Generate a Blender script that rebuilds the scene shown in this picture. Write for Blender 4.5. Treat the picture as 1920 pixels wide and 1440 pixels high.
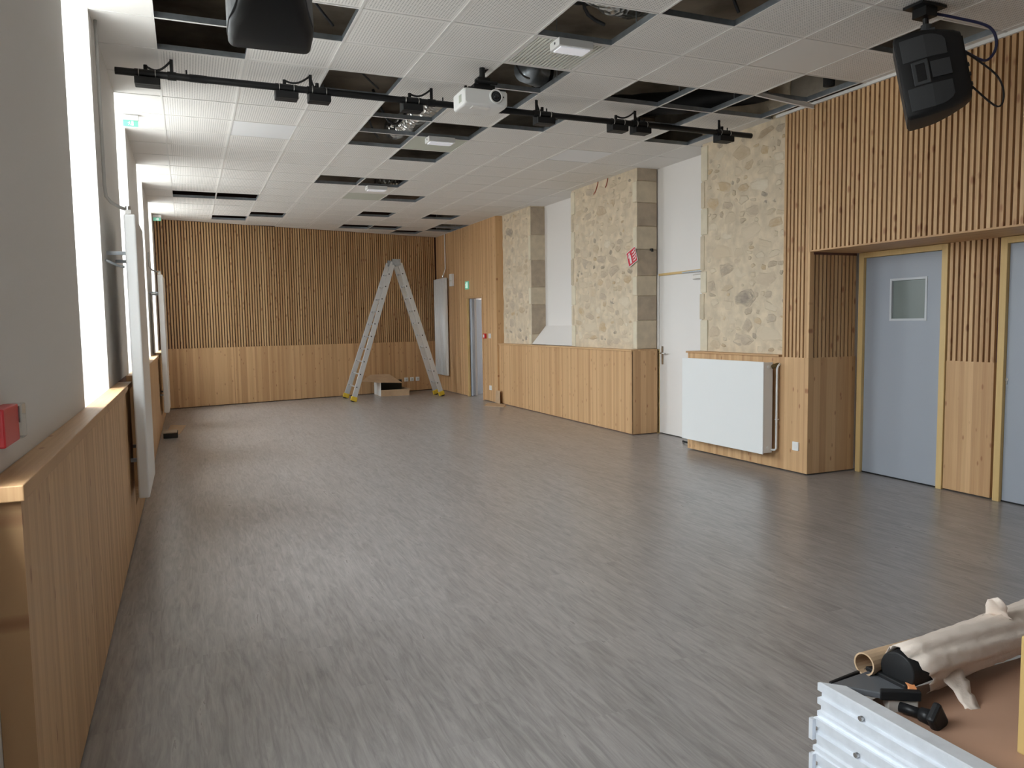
import bpy, bmesh, math, random
from mathutils import Vector, Matrix
random.seed(7)
for o in list(bpy.data.objects): bpy.data.objects.remove(o)
S = bpy.context.scene
COL = S.collection

# ------------------------------------------------------------------ camera, world, exposure
CAMZ = 1.487
f_px, yaw, pitch, roll = 1427.64, 0.4013, 0.0795, -0.0149
cam_d = bpy.data.cameras.new('camera'); cam = bpy.data.objects.new('camera', cam_d); COL.objects.link(cam)
cam_d.sensor_fit = 'HORIZONTAL'; cam_d.sensor_width = 36.0; cam_d.lens = f_px / 1920 * 36.0
cam_d.clip_start = 0.05; cam_d.clip_end = 200
F = Vector((math.sin(yaw)*math.cos(pitch), math.cos(yaw)*math.cos(pitch), -math.sin(pitch)))
r0 = Vector((math.cos(yaw), -math.sin(yaw), 0)); u0 = r0.cross(F)
Rv = r0*math.cos(roll) + u0*math.sin(roll); Uv = -r0*math.sin(roll) + u0*math.cos(roll)
cam.matrix_world = Matrix(((Rv.x, Uv.x, -F.x, 0), (Rv.y, Uv.y, -F.y, 0), (Rv.z, Uv.z, -F.z, CAMZ), (0, 0, 0, 1)))
S.camera = cam

W = bpy.data.worlds.new('overcast_sky'); S.world = W; W.use_nodes = True
wn = W.node_tree.nodes; wl = W.node_tree.links
bg = wn['Background']; bg.inputs[1].default_value = 35.0
_tc = wn.new('ShaderNodeTexCoord'); _sp = wn.new('ShaderNodeSeparateXYZ'); _rp = wn.new('ShaderNodeValToRGB')
_mr = wn.new('ShaderNodeMapRange'); _mr.inputs[1].default_value = -1; _mr.inputs[2].default_value = 1
wl.new(_tc.outputs['Generated'], _sp.inputs[0]); wl.new(_sp.outputs[2], _mr.inputs[0]); wl.new(_mr.outputs[0], _rp.inputs[0]); wl.new(_rp.outputs[0], bg.inputs[0])
_e = _rp.color_ramp.elements
_e[0].position = .49; _e[0].color = (.23, .235, .23, 1); _e[1].position = 1.0; _e[1].color = (.90, .955, 1.0, 1)
_h = _e.new(.51); _h.color = (.36, .385, .405, 1)
S.view_settings.view_transform = 'Standard'; S.view_settings.look = 'None'
S.view_settings.gamma = 1.0; S.view_settings.use_curve_mapping = False
S.view_settings.exposure = 0.0
S.cycles.diffuse_bounces = 6

CE = 3.456            # suspended ceiling height
SLAB = 4.10
XL, XR = -0.475, 5.37   # plaster wall left, slatted wall right
WIN = [(4.22, 5.47), (7.28, 8.53), (10.32, 11.55), (13.3, 14.5)]
NEARWIN = (0.60, 2.14)
OUT = -0.95
# daylight portals in the window openings (they only guide sampling of the sky)
def portal(y0, y1, z0, z1):
    d = bpy.data.lights.new('window_portal', 'AREA'); d.shape = 'RECTANGLE'
    d.size = y1-y0; d.size_y = z1-z0; d.cycles.is_portal = True
    o = bpy.data.objects.new('window_portal', d); COL.objects.link(o)
    o.matrix_world = Matrix.Translation((OUT-0.04, (y0+y1)/2, (z0+z1)/2)) @ Matrix(((0,0,-1,0),(1,0,0,0),(0,-1,0,0),(0,0,0,1)))
for a, b in WIN: portal(a, b, 1.3, 3.7)
portal(NEARWIN[0], NEARWIN[1], 1.3, 2.7)

# ------------------------------------------------------------------ materials
def newmat(name):
    m = bpy.data.materials.new(name); m.use_nodes = True
    return m, m.node_tree, m.node_tree.nodes['Principled BSDF']
def plain(name, col, rough=0.5, metal=0.0, spec=0.5, bump=0, bscale=200, var=0.0, vscale=3.0, emit=None, es=1.0):
    m, t, b = newmat(name)
    b.inputs['Base Color'].default_value = (*col, 1); b.inputs['Roughness'].default_value = rough
    b.inputs['Metallic'].default_value = metal; b.inputs['Specular IOR Level'].default_value = spec
    tc = t.nodes.new('ShaderNodeTexCoord')
    if var:
        n = t.nodes.new('ShaderNodeTexNoise'); n.inputs['Scale'].default_value = vscale; n.inputs['Detail'].default_value = 5
        t.links.new(tc.outputs['Object'], n.inputs['Vector'])
        r = t.nodes.new('ShaderNodeMapRange'); r.inputs[1].default_value = .3; r.inputs[2].default_value = .7
        r.inputs[3].default_value = 1-var; r.inputs[4].default_value = 1+var
        t.links.new(n.outputs[0], r.inputs[0])
        mx = t.nodes.new('ShaderNodeVectorMath'); mx.operation = 'SCALE'; mx.inputs[0].default_value = col
        t.links.new(r.outputs[0], mx.inputs['Scale']); t.links.new(mx.outputs[0], b.inputs['Base Color'])
    if bump:
        n = t.nodes.new('ShaderNodeTexNoise'); n.inputs['Scale'].default_value = bscale; n.inputs['Detail'].default_value = 4
        t.links.new(tc.outputs['Object'], n.inputs['Vector'])
        bp = t.nodes.new('ShaderNodeBump'); bp.inputs['Strength'].default_value = bump; bp.inputs['Distance'].default_value = .01
        t.links.new(n.outputs[0], bp.inputs['Height']); t.links.new(bp.outputs[0], b.inputs['Normal'])
    if emit:
        b.inputs['Emission Color'].default_value = (*emit, 1); b.inputs['Emission Strength'].default_value = es
    return m
def math_node(t, op, a, b=None, c=None):
    n = t.nodes.new('ShaderNodeMath'); n.operation = op
    for i, v in enumerate((a, b, c)):
        if v is None: continue
        if isinstance(v, (int, float)): n.inputs[i].default_value = v
        else: t.links.new(v, n.inputs[i])
    return n.outputs[0]
def mixcol(t, fac, a, b):
    n = t.nodes.new('ShaderNodeMix'); n.data_type = 'RGBA'
    for idx, v in ((0, fac), (6, a), (7, b)):
        if isinstance(v, tuple): n.inputs[idx].default_value = (*v, 1)
        elif isinstance(v, (int, float)): n.inputs[idx].default_value = v
        else: t.links.new(v, n.inputs[idx])
    return n.outputs[2]
def comb(t, x, y, z):
    n = t.nodes.new('ShaderNodeCombineXYZ')
    for i, v in enumerate((x, y, z)):
        if isinstance(v, (int, float)): n.inputs[i].default_value = v
        else: t.links.new(v, n.inputs[i])
    return n.outputs[0]
def wood(name, dark, light, hax, aax, strip=0.04, knot=(0.31, 0.13, 0.06), kn=0.06, rough=0.5, stripw=0.6, objrand=0.0):
    """lamellae side by side along hax, grain running along aax"""
    m, t, b = newmat(name)
    tc = t.nodes.new('ShaderNodeTexCoord'); sp = t.nodes.new('ShaderNodeSeparateXYZ'); t.links.new(tc.outputs['Object'], sp.inputs[0])
    oi = t.nodes.new('ShaderNodeObjectInfo'); rnd = oi.outputs['Random']
    h = sp.outputs['XYZ'.index(hax)]; a = sp.outputs['XYZ'.index(aax)]
    seed = math_node(t, 'MULTIPLY', rnd, 61.0)
    idx = math_node(t, 'FLOOR', math_node(t, 'DIVIDE', h, strip))
    wnz = t.nodes.new('ShaderNodeTexWhiteNoise'); wnz.noise_dimensions = '2D'
    t.links.new(comb(t, idx, seed, 0), wnz.inputs['Vector'])
    tone = wnz.outputs['Value']
    n = t.nodes.new('ShaderNodeTexNoise'); n.inputs['Scale'].default_value = 1; n.inputs['Detail'].default_value = 4; n.inputs['Roughness'].default_value = .6
    t.links.new(comb(t, math_node(t, 'MULTIPLY', h, 90.0), math_node(t, 'ADD', math_node(t, 'MULTIPLY', a, 2.2), math_node(t, 'MULTIPLY', idx, 3.7)), seed), n.inputs['Vector'])
    fac = math_node(t, 'ADD', math_node(t, 'MULTIPLY', tone, stripw), math_node(t, 'MULTIPLY', n.outputs[0], 1.0-stripw*.6))
    if objrand: fac = math_node(t, 'ADD', math_node(t, 'MULTIPLY', fac, 1-objrand), math_node(t, 'MULTIPLY', rnd, objrand))
    fac = math_node(t, 'SUBTRACT', fac, 0.12)
    cl = t.nodes.new('ShaderNodeClamp'); t.links.new(fac, cl.inputs[0])
    c = mixcol(t, cl.outputs[0], dark, light)
    v = t.nodes.new('ShaderNodeTexVoronoi'); v.inputs['Scale'].default_value = 1
    t.links.new(comb(t, math_node(t, 'MULTIPLY', h, 14.0), math_node(t, 'ADD', math_node(t, 'MULTIPLY', a, 5.5), math_node(t, 'MULTIPLY', seed, .7)), seed), v.inputs['Vector'])
    k = t.nodes.new('ShaderNodeMapRange'); k.inputs[1].default_value = kn*1.2; k.inputs[2].default_value = kn*2.6; k.inputs[3].default_value = .75; k.inputs[4].default_value = 0
    t.links.new(v.outputs['Distance'], k.inputs[0])
    c = mixcol(t, k.outputs[0], c, knot)
    t.links.new(c, b.inputs['Base Color']); b.inputs['Roughness'].default_value = rough; b.inputs['Specular IOR Level'].default_value = .35
    return m
WD, WLt = (0.44, 0.245, 0.115), (0.72, 0.475, 0.255)
M = {}
M['plaster'] = plain('white_plaster', (.74, .71, .675), .75, bump=.08, bscale=90)
M['white_paint'] = plain('white_paint', (.80, .77, .745), .45, bump=.03, bscale=140)
M['sill'] = plain('window_sill_white', (.80, .81, .82), .5)
M['woodY'] = wood('larch_panel_side', WD, WLt, 'Y', 'Z')
M['woodX'] = wood('larch_panel_end', WD, WLt, 'X', 'Z')
M['woodcap'] = wood('larch_cap', WD, WLt, 'X', 'Y', strip=.06, stripw=.4)
M['slat'] = wood('larch_slat', (.45, .255, .12), (.74, .50, .27), 'Y', 'Z', strip=1.0, objrand=.45, kn=.085)
M['slatX'] = wood('larch_slat_end', (.45, .255, .12), (.74, .50, .27), 'X', 'Z', strip=1.0, objrand=.45, kn=.085)
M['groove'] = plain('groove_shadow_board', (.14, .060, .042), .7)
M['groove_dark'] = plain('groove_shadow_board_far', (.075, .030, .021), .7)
M['pine'] = wood('pine_frame', (.60, .40, .16), (.74, .55, .27), 'Y', 'Z', strip=.3, stripw=.3, kn=.02)
M['batten'] = wood('batten_wood', (.50, .33, .12), (.62, .45, .19), 'X', 'Z', strip=.3, stripw=.3, kn=.02)
M['tile'] = plain('ceiling_tile_white', (.80, .78, .755), .8, bump=.03, bscale=160)
M['tile_light'] = plain('ceiling_tile_bright', (.84, .85, .87), .7)
M['tile_grey'] = plain('ceiling_tile_greenish', (.55, .57, .50), .8)
M['tbar'] = plain('grid_white', (.76, .745, .725), .6)
M['galv'] = plain('galvanised_steel', (.42, .46, .50), .38, .85, var=.12, vscale=20)
M['concrete'] = plain('old_plenum_slab', (.34, .295, .24), .9, var=.4, vscale=2.5, bump=.5, bscale=14)
M['door_grey'] = plain('grey_door_laminate', (.34, .37, .42), .45, bump=.04, bscale=300)
M['white_enamel'] = plain('white_enamel', (.82, .83, .83), .3)
M['white_plastic'] = plain('white_plastic', (.80, .80, .79), .4)
M['black'] = plain('black_plastic', (.012, .012, .013), .55, spec=.3, bump=.05, bscale=400)
M['charcoal'] = plain('charcoal_plastic', (.040, .043, .048), .55, bump=.12, bscale=500)
M['black_metal'] = plain('black_steel', (.010, .010, .011), .45, spec=.3)
M['chrome'] = plain('brushed_steel', (.62, .61, .59), .28, 1.0)
M['pipe_grey'] = plain('grey_pipe', (.40, .39, .37), .5)
M['alu'] = plain('mill_aluminium', (.80, .84, .90), .36, .45, var=.05, vscale=30)
M['alu_ladder'] = plain('ladder_aluminium', (.66, .68, .70), .42, .65)
M['yellow'] = plain('yellow_rubber', (.62, .42, .03), .6)
M['red'] = plain('red_plastic', (.62, .02, .03), .35)
M['redsign'] = plain('red_sign', (.62, .03, .05), .5)
M['green'] = plain('green_exit', (.16, .50, .36), .4, emit=(.2, .6, .42), es=.3)
M['exit_white'] = plain('exit_white', (.8, .9, .85), .4, emit=(.8, 1, .9), es=.6)
M['card'] = plain('cardboard', (.50, .35, .22), .8, var=.08, vscale=8)
M['card_white'] = plain('white_carton', (.70, .70, .68), .7)
M['card_dark'] = plain('dark_card', (.035, .033, .03), .8)
M['kraft'] = plain('cream_packing_paper', (.72, .62, .54), .75, bump=.8, bscale=16, var=.05)
M['plywood'] = plain('brown_film_plywood', (.42, .25, .17), .5, var=.06, vscale=5)
M['beige'] = plain('beige_socket', (.50, .46, .42), .5)
M['bracket'] = plain('dark_cast_bracket', (.10, .105, .115), .32, spec=.6)
M['orange'] = plain('orange_sticker', (.75, .30, .12), .5)
M['vision'] = plain('vision_frame_grey', (.55, .57, .60), .45)
M['glassgrey'] = plain('grey_vision_glass', (.17, .20, .19), .32, spec=.5)
M['cable'] = plain('black_cable', (.012, .012, .014), .5)
M['bluecable'] = plain('blue_cable', (.02, .025, .09), .45)
M['copper'] = plain('red_cable', (.35, .07, .03), .5)
M['brown_bit'] = plain('hemp_brown', (.14, .09, .03), .8)
M['quoin'] = plain('dressed_stone', (.60, .51, .38), .9, var=.10, vscale=9, bump=.25, bscale=40)
M['quoin_dark'] = plain('dressed_stone_grey', (.45, .37, .28), .9, var=.12, vscale=9, bump=.25, bscale=40)
M['quoin_pale'] = plain('dressed_stone_pale', (.69, .62, .48), .9, var=.06, vscale=9, bump=.2, bscale=40)
M['lens'] = plain('opal_lens', (.9, .9, .92), .25, emit=(.85, .88, 1.0), es=.25)  # unlit opal cover; faint glow added in place of reflected light
M['lensglass'] = plain('projector_lens', (.012, .013, .016), .05, spec=.8)

def mk_foil():
    m, t, b = newmat('crinkled_foil'); b.inputs['Metallic'].default_value = 1; b.inputs['Roughness'].default_value = .28
    b.inputs['Base Color'].default_value = (.72, .72, .70, 1)
    tc = t.nodes.new('ShaderNodeTexCoord'); v = t.nodes.new('ShaderNodeTexVoronoi'); v.inputs['Scale'].default_value = 22
    t.links.new(tc.outputs['Object'], v.inputs['Vector'])
    bp = t.nodes.new('ShaderNodeBump'); bp.inputs['Strength'].default_value = 1; bp.inputs['Distance'].default_value = .03
    t.links.new(v.outputs['Distance'], bp.inputs['Height']); t.links.new(bp.outputs[0], b.inputs['Normal'])
    return m
M['foil'] = mk_foil()
def mk_glass():
    m = bpy.data.materials.new('window_glass'); m.use_nodes = True; t = m.node_tree
    for n in list(t.nodes): t.nodes.remove(n)
    o = t.nodes.new('ShaderNodeOutputMaterial'); tr = t.nodes.new('ShaderNodeBsdfTransparent'); g = t.nodes.new('ShaderNodeBsdfGlossy')
    g.inputs['Roughness'].default_value = .02; tr.inputs[0].default_value = (.94, .96, .95, 1)
    fr = t.nodes.new('ShaderNodeFresnel'); fr.inputs[0].default_value = 1.45; mx = t.nodes.new('ShaderNodeMixShader')
    t.links.new(fr.outputs[0], mx.inputs[0]); t.links.new(tr.outputs[0], mx.inputs[1]); t.links.new(g.outputs[0], mx.inputs[2])
    t.links.new(mx.outputs[0], o.inputs[0]); return m
M['glass'] = mk_glass()
def mk_perf(name, base, hole, pitch, rad, margin):
    m, t, b = newmat(name); b.inputs['Roughness'].default_value = .75
    tc = t.nodes.new('ShaderNodeTexCoord'); sp = t.nodes.new('ShaderNodeSeparateXYZ'); t.links.new(tc.outputs['Object'], sp.inputs[0])
    def fr(c): return math_node(t, 'SUBTRACT', math_node(t, 'FRACT', math_node(t, 'ADD', math_node(t, 'DIVIDE', c, pitch), 50.5)), .5)
    x, y = fr(sp.outputs[0]), fr(sp.outputs[1])
    d = math_node(t, 'SQRT', math_node(t, 'ADD', math_node(t, 'MULTIPLY', x, x), math_node(t, 'MULTIPLY', y, y)))
    inside = math_node(t, 'LESS_THAN', d, rad)
    mx = math_node(t, 'MAXIMUM', math_node(t, 'ABSOLUTE', sp.outputs[0]), math_node(t, 'ABSOLUTE', sp.outputs[1]))
    inside = math_node(t, 'MULTIPLY', inside, math_node(t, 'LESS_THAN', mx, margin))
    t.links.new(mixcol(t, inside, base, hole), b.inputs['Base Color']); return m
M['perf'] = mk_perf('perforated_tile', (.86, .84, .815), (.42, .41, .40), .0195, .27, .272)
def mk_grille():
    m, t, b = newmat('return_air_grille'); b.inputs['Roughness'].default_value = .6
    b.inputs['Base Color'].default_value = (.74, .74, .68, 1); return m
M['grille'] = mk_grille(); M['void'] = plain('grille_shade', (.03, .03, .026), .9)
def mk_floor():
    m, t, b = newmat('grey_wood_vinyl')
    tc = t.nodes.new('ShaderNodeTexCoord'); sp = t.nodes.new('ShaderNodeSeparateXYZ'); t.links.new(tc.outputs['Object'], sp.inputs[0])
    x, y = sp.outputs[0], sp.outputs[1]
    ix = math_node(t, 'FLOOR', math_node(t, 'DIVIDE', x, .19))
    w1 = t.nodes.new('ShaderNodeTexWhiteNoise'); w1.noise_dimensions = '1D'; t.links.new(ix, w1.inputs['W'])
    iy = math_node(t, 'FLOOR', math_node(t, 'ADD', math_node(t, 'DIVIDE', y, 1.25), math_node(t, 'MULTIPLY', w1.outputs['Value'], 7.0)))
    w2 = t.nodes.new('ShaderNodeTexWhiteNoise'); w2.noise_dimensions = '2D'; t.links.new(comb(t, ix, iy, 0), w2.inputs['Vector'])
    pl = w2.outputs['Value']
    def nz(sx, sy, det, dist=0.0):
        n = t.nodes.new('ShaderNodeTexNoise'); n.inputs['Scale'].default_value = 1; n.inputs['Detail'].default_value = det
        n.inputs['Roughness'].default_value = .62; n.inputs['Distortion'].default_value = dist
        t.links.new(comb(t, math_node(t, 'MULTIPLY', x, sx), math_node(t, 'MULTIPLY', y, sy), math_node(t, 'MULTIPLY', pl, 40.0)), n.inputs['Vector']); return n.outputs[0]
    a = nz(26, 2.6, 7, 1.6); c = nz(140, 7.0, 3, .3); d = nz(7, 1.6, 3, 2.2)
    fac = math_node(t, 'ADD', math_node(t, 'ADD', math_node(t, 'MULTIPLY', a, .95), math_node(t, 'MULTIPLY', c, .30)), math_node(t, 'ADD', math_node(t, 'MULTIPLY', pl, .06), math_node(t, 'MULTIPLY', d, .3)))
    r = t.nodes.new('ShaderNodeMapRange'); r.inputs[1].default_value = .48; r.inputs[2].default_value = 1.12
    t.links.new(fac, r.inputs[0])
    col = mixcol(t, r.outputs[0], (.155, .143, .138), (.42, .394, .380))
    t.links.new(col, b.inputs['Base Color'])
    rr = t.nodes.new('ShaderNodeMapRange'); rr.inputs[3].default_value = .34; rr.inputs[4].default_value = .26
    t.links.new(r.outputs[0], rr.inputs[0]); t.links.new(rr.outputs[0], b.inputs['Roughness'])
    bp = t.nodes.new('ShaderNodeBump'); bp.inputs['Strength'].default_value = .12; bp.inputs['Distance'].default_value = .004
    t.links.new(fac, bp.inputs['Height']); t.links.new(bp.outputs[0], b.inputs['Normal'])
    b.inputs['Specular IOR Level'].default_value = .75
    return m
M['floor'] = mk_floor()
def mk_stone():
    m, t, b = newmat('rubble_stone'); b.inputs['Roughness'].default_value = .92
    oi = t.nodes.new('ShaderNodeObjectInfo'); cr = t.nodes.new('ShaderNodeValToRGB'); t.links.new(oi.outputs['Random'], cr.inputs[0])
    e = cr.color_ramp.elements
    cols = [(.0, (.60, .49, .35)), (.18, (.72, .63, .49)), (.34, (.50, .39, .26)), (.48, (.74, .66, .53)), (.60, (.52, .36, .19)), (.72, (.42, .35, .28)), (.84, (.62, .50, .36)), (.97, (.25, .21, .18))]
    e[0].position, e[0].color = cols[0][0], (*cols[0][1], 1); e[1].position, e[1].color = cols[-1][0], (*cols[-1][1], 1)
    for p, c in cols[1:-1]:
        q = e.new(p); q.color = (*c, 1)
    tc = t.nodes.new('ShaderNodeTexCoord'); n = t.nodes.new('ShaderNodeTexNoise'); n.inputs['Scale'].default_value = 2.6; n.inputs['Detail'].default_value = 8; n.inputs['Roughness'].default_value = .7
    t.links.new(tc.outputs['Object'], n.inputs['Vector'])
    r = t.nodes.new('ShaderNodeMapRange'); r.inputs[1].default_value = .35; r.inputs[2].default_value = .65
    t.links.new(n.outputs[0], r.inputs[0])
    sp = t.nodes.new('ShaderNodeSeparateXYZ'); t.links.new(tc.outputs['Object'], sp.inputs[0])
    rad = math_node(t, 'SQRT', math_node(t, 'ADD', math_node(t, 'MULTIPLY', sp.outputs[1], sp.outputs[1]), math_node(t, 'MULTIPLY', sp.outputs[2], sp.outputs[2])))
    ed = t.nodes.new('ShaderNodeMapRange'); ed.inputs[1].default_value = .16; ed.inputs[2].default_value = .46; t.links.new(rad, ed.inputs[0])
    smear = math_node(t, 'MULTIPLY', r.outputs[0], .55)
    fc = t.nodes.new('ShaderNodeClamp'); t.links.new(math_node(t, 'ADD', smear, math_node(t, 'MULTIPLY', math_node(t, 'MULTIPLY', ed.outputs[0], math_node(t, 'ADD', r.outputs[0], .45)), .62)), fc.inputs[0])
    c = mixcol(t, fc.outputs[0], cr.outputs[0], (.64, .535, .395))
    t.links.new(c, b.inputs['Base Color'])
    bp = t.nodes.new('ShaderNodeBump'); bp.inputs['Strength'].default_value = .5; bp.inputs['Distance'].default_value = .02
    t.links.new(n.outputs[0], bp.inputs['Height']); t.links.new(bp.outputs[0], b.inputs['Normal']); return m
M['stone'] = mk_stone()
M['mortar'] = plain('lime_mortar', (.64, .535, .395),   .95, var=.15, vscale=9, bump=.7, bscale=18)

# ------------------------------------------------------------------ builders
ORG = {}
class MB:
    def __init__(s): s.v = []; s.f = []; s.m = []
    def add(s, vs, fs, m=0, T=None):
        k = len(s.v)
        s.v += [tuple(T @ Vector(v)) if T is not None else tuple(v) for v in vs]
        s.f += [[i+k for i in f] for f in fs]; s.m += [m]*len(fs); return s
    def box(s, x0, x1, y0, y1, z0, z1, m=0, T=None):
        vs = [(x, y, z) for z in (z0, z1) for y in (y0, y1) for x in (x0, x1)]
        return s.add(vs, [(0,2,3,1), (4,5,7,6), (0,1,5,4), (2,6,7,3), (0,4,6,2), (1,3,7,5)], m, T)
    def prism(s, poly, z0, z1, m=0, T=None):
        n = len(poly); vs = [(x, y, z0) for x, y in poly] + [(x, y, z1) for x, y in poly]
        fs = [tuple(reversed(range(n))), tuple(range(n, 2*n))] + [(i, (i+1) % n, (i+1) % n+n, i+n) for i in range(n)]
        return s.add(vs, fs, m, T)
    def loft(s, rings, m=0, T=None, cap=True, closed=False):
        n = len(rings[0]); vs = [p for r in rings for p in r]; fs = []
        R = len(rings)
        for k in range(R if closed else R-1):
            k2 = (k+1) % R
            fs += [(k*n+i, k*n+(i+1) % n, k2*n+(i+1) % n, k2*n+i) for i in range(n)]
        if cap and not closed: fs += [tuple(reversed(range(n))), tuple(range((R-1)*n, R*n))]
        return s.add(vs, fs, m, T)
    def tube(s, pts, r, n=10, m=0, T=None, cap=True):
        pts = [Vector(p) for p in pts]; rings = []; prev = None
        for i, p in enumerate(pts):
            d = (pts[min(i+1, len(pts)-1)] - pts[max(i-1, 0)]).normalized()
            if prev is None: a = d.cross(Vector((0, 0, 1)) if abs(d.z) < .9 else Vector((1, 0, 0))).normalized()
            else: a = (prev - d*prev.dot(d)).normalized()
            prev = a; b = d.cross(a); rad = r[i] if isinstance(r, (list, tuple)) else r
            rings.append([tuple(p + a*rad*math.cos(2*math.pi*j/n) + b*rad*math.sin(2*math.pi*j/n)) for j in range(n)])
        return s.loft(rings, m, T, cap)
    def ring(s, c, R, r, ax='X', m=0, n=20, k=6, arc=(0, 2*math.pi)):
        full = abs(arc[1]-arc[0]-2*math.pi) < 1e-6; rings = []
        N = n if full else n+1
        for i in range(N):
            t = arc[0] + (arc[1]-arc[0])*i/n; row = []
            for j in range(k):
                q = 2*math.pi*j/k; rad = R + r*math.cos(q); h = r*math.sin(q)
                a, b = rad*math.cos(t), rad*math.sin(t)
                row.append({'X': (c[0]+h, c[1]+a, c[2]+b), 'Y': (c[0]+a, c[1]+h, c[2]+b), 'Z': (c[0]+a, c[1]+b, c[2]+h)}[ax])
            rings.append(row)
        return s.loft(rings, m, None, not full, full)
    def build(s, name, mats, parent=None, smooth=False, bevel=0, seg=2, kind=None, fix=True):
        if not isinstance(mats, (list, tuple)): mats = [mats]
        org = ORG.get(parent.name, Vector((0, 0, 0))) if parent else Vector((0, 0, 0))
        me = bpy.data.meshes.new(name); me.from_pydata([tuple(Vector(v)-org) for v in s.v], [], s.f)
        for mt in mats: me.materials.append(M[mt])
        for p, i in zip(me.polygons, s.m): p.material_index = i
        if fix:
            b = bmesh.new(); b.from_mesh(me); bmesh.ops.recalc_face_normals(b, faces=b.faces); b.to_mesh(me); b.free()
        if smooth:
            for p in me.polygons: p.use_smooth = True
        o = bpy.data.objects.new(name, me); COL.objects.link(o)
        if parent: o.parent = parent; ORG[o.name] = org
        if bevel:
            md = o.modifiers.new('bevel', 'BEVEL'); md.width = bevel; md.segments = seg; md.limit_method = 'ANGLE'; md.angle_limit = math.radians(40)
        if smooth == 'auto' or (smooth and bevel):
            for p in me.polygons: p.use_smooth = True
        if kind: o['kind'] = kind
        return o
def tag(o, label, cat, group=None):
    o['label'] = label; o['category'] = cat
    if group: o['group'] = group
    return o
def thing(name, label, cat, loc, group=None):
    o = bpy.data.objects.new(name, None); COL.objects.link(o); o.location = loc; o.empty_display_size = .1
    ORG[o.name] = Vector(loc); return tag(o, label, cat, group)
def structure(name, loc=(0, 0, 0)):
    o = bpy.data.objects.new(name, None); COL.objects.link(o); o.location = loc; o['kind'] = 'structure'; ORG[o.name] = Vector(loc); return o
def B(x0, x1, y0, y1, z0, z1): return MB().box(x0, x1, y0, y1, z0, z1)
def inst(src, name, parent, loc, scale=None, rot=None):
    o = bpy.data.objects.new(name, src); COL.objects.link(o); o.parent = parent
    o.location = Vector(loc) - ORG.get(parent.name, Vector((0, 0, 0)))
    if scale: o.scale = scale
    if rot: o.rotation_euler = rot
    return o
def mesh_of(mb, name, mats):
    if not isinstance(mats, (list, tuple)): mats = [mats]
    me = bpy.data.meshes.new(name); me.from_pydata(mb.v, [], mb.f)
    for mt in mats: me.materials.append(M[mt])
    for p, i in zip(me.polygons, mb.m): p.material_index = i
    b = bmesh.new(); b.from_mesh(me); bmesh.ops.recalc_face_normals(b, faces=b.faces); b.to_mesh(me); b.free(); return me
def farY(x): return 15.416 + .2578*x
def wavy(p0, p1, sag, n=9, side=(0, 0, 0)):
    p0, p1 = Vector(p0), Vector(p1); out = []
    for i in range(n):
        t = i/(n-1); w = math.sin(math.pi*t); out.append(tuple(p0.lerp(p1, t) + Vector((0, 0, -sag*w)) + Vector(side)*w*math.cos(3*t)))
    return out

# ------------------------------------------------------------------ floor and outer shell
fl = MB(); fl.box(-1.2, 7.6, -3.2, 18.6, -.2, 0); fo = fl.build('floor', 'floor'); fo['kind'] = 'structure'
ceil = MB(); ceil.box(-1.2, 7.6, -3.2, 18.6, SLAB, SLAB+.2); ceiling = ceil.build('ceiling', 'concrete'); ceiling['kind'] = 'structure'
fr = B(-1.2, 7.6, -3.2, -3.0, 0, SLAB).build('wall_front', 'plaster'); fr['kind'] = 'structure'

# ------------------------------------------------------------------ left wall
wl_ = MB()
ys = [-3.0] + [NEARWIN[0], NEARWIN[1]] + [q for w in WIN for q in w] + [15.6]
for i in range(0, len(ys), 2): wl_.box(OUT, XL, ys[i], ys[i+1], 0, SLAB)
wl_.box(OUT, XL, NEARWIN[0], NEARWIN[1], 2.7, SLAB)
wl_.box(OUT, XL, NEARWIN[0], NEARWIN[1], 0, 1.10)
for a, b in WIN:
    wl_.box(OUT, XL, a, b, 0, 1.10); wl_.box(OUT, XL, a, b, 3.70, SLAB); wl_.box(-.50, XL, a, b, 3.475, 3.70)
wall_left = wl_.build('wall_left', 'plaster'); wall_left['kind'] = 'structure'
for a, b in WIN + [NEARWIN]:    # splayed plaster sills rising to the sashes
    MB().prism([(XL, 1.10), (-.86, 1.30), (-.94, 1.30), (-.94, 1.10)], 0, 1, 0, Matrix(((1,0,0,0),(0,0,b-a,a),(0,1,0,0),(0,0,0,1)))).build('window_sill', 'sill', wall_left)
RADS = [(5.72, 6.66), (11.95, 12.85)]
segs = [(2.2, 6.12), (6.88, 12.35), (13.05, 15.28)]
for a, b in segs:
    n = max(1, round((b-a)/.62)); w = (b-a)/n
    for k in range(n): B(XL+.001, -.40, a+k*w+(.001 if k else 0), a+(k+1)*w-.001, .012, 1.07).build('wood_panel', 'woodY', wall_left)
    B(XL+.001, -.385, a-.04 if a < 3 else a, b, 1.07, 1.11).build('shelf_cap', 'woodcap', wall_left, bevel=.003)
for a, b in ((6.12, 6.88), (12.35, 13.05)):
    B(XL+.001, -.40, a, b, .012, .20).build('wood_panel', 'woodY', wall_left)
    B(XL+.001, XL+.004, a, b, .20, 1.11).build('recess_shade', 'groove', wall_left)  # dark sheet on the wall, recess shade behind the radiator put into colour
B(-.455, -.41, 6.125, 6.16, .22, .62).build('cable_duct', 'white_plastic', wall_left, bevel=.004)
B(XL+.001, -.405, 2.2, 15.28, 0, .012).build('plinth_gap', 'groove', wall_left)

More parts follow.
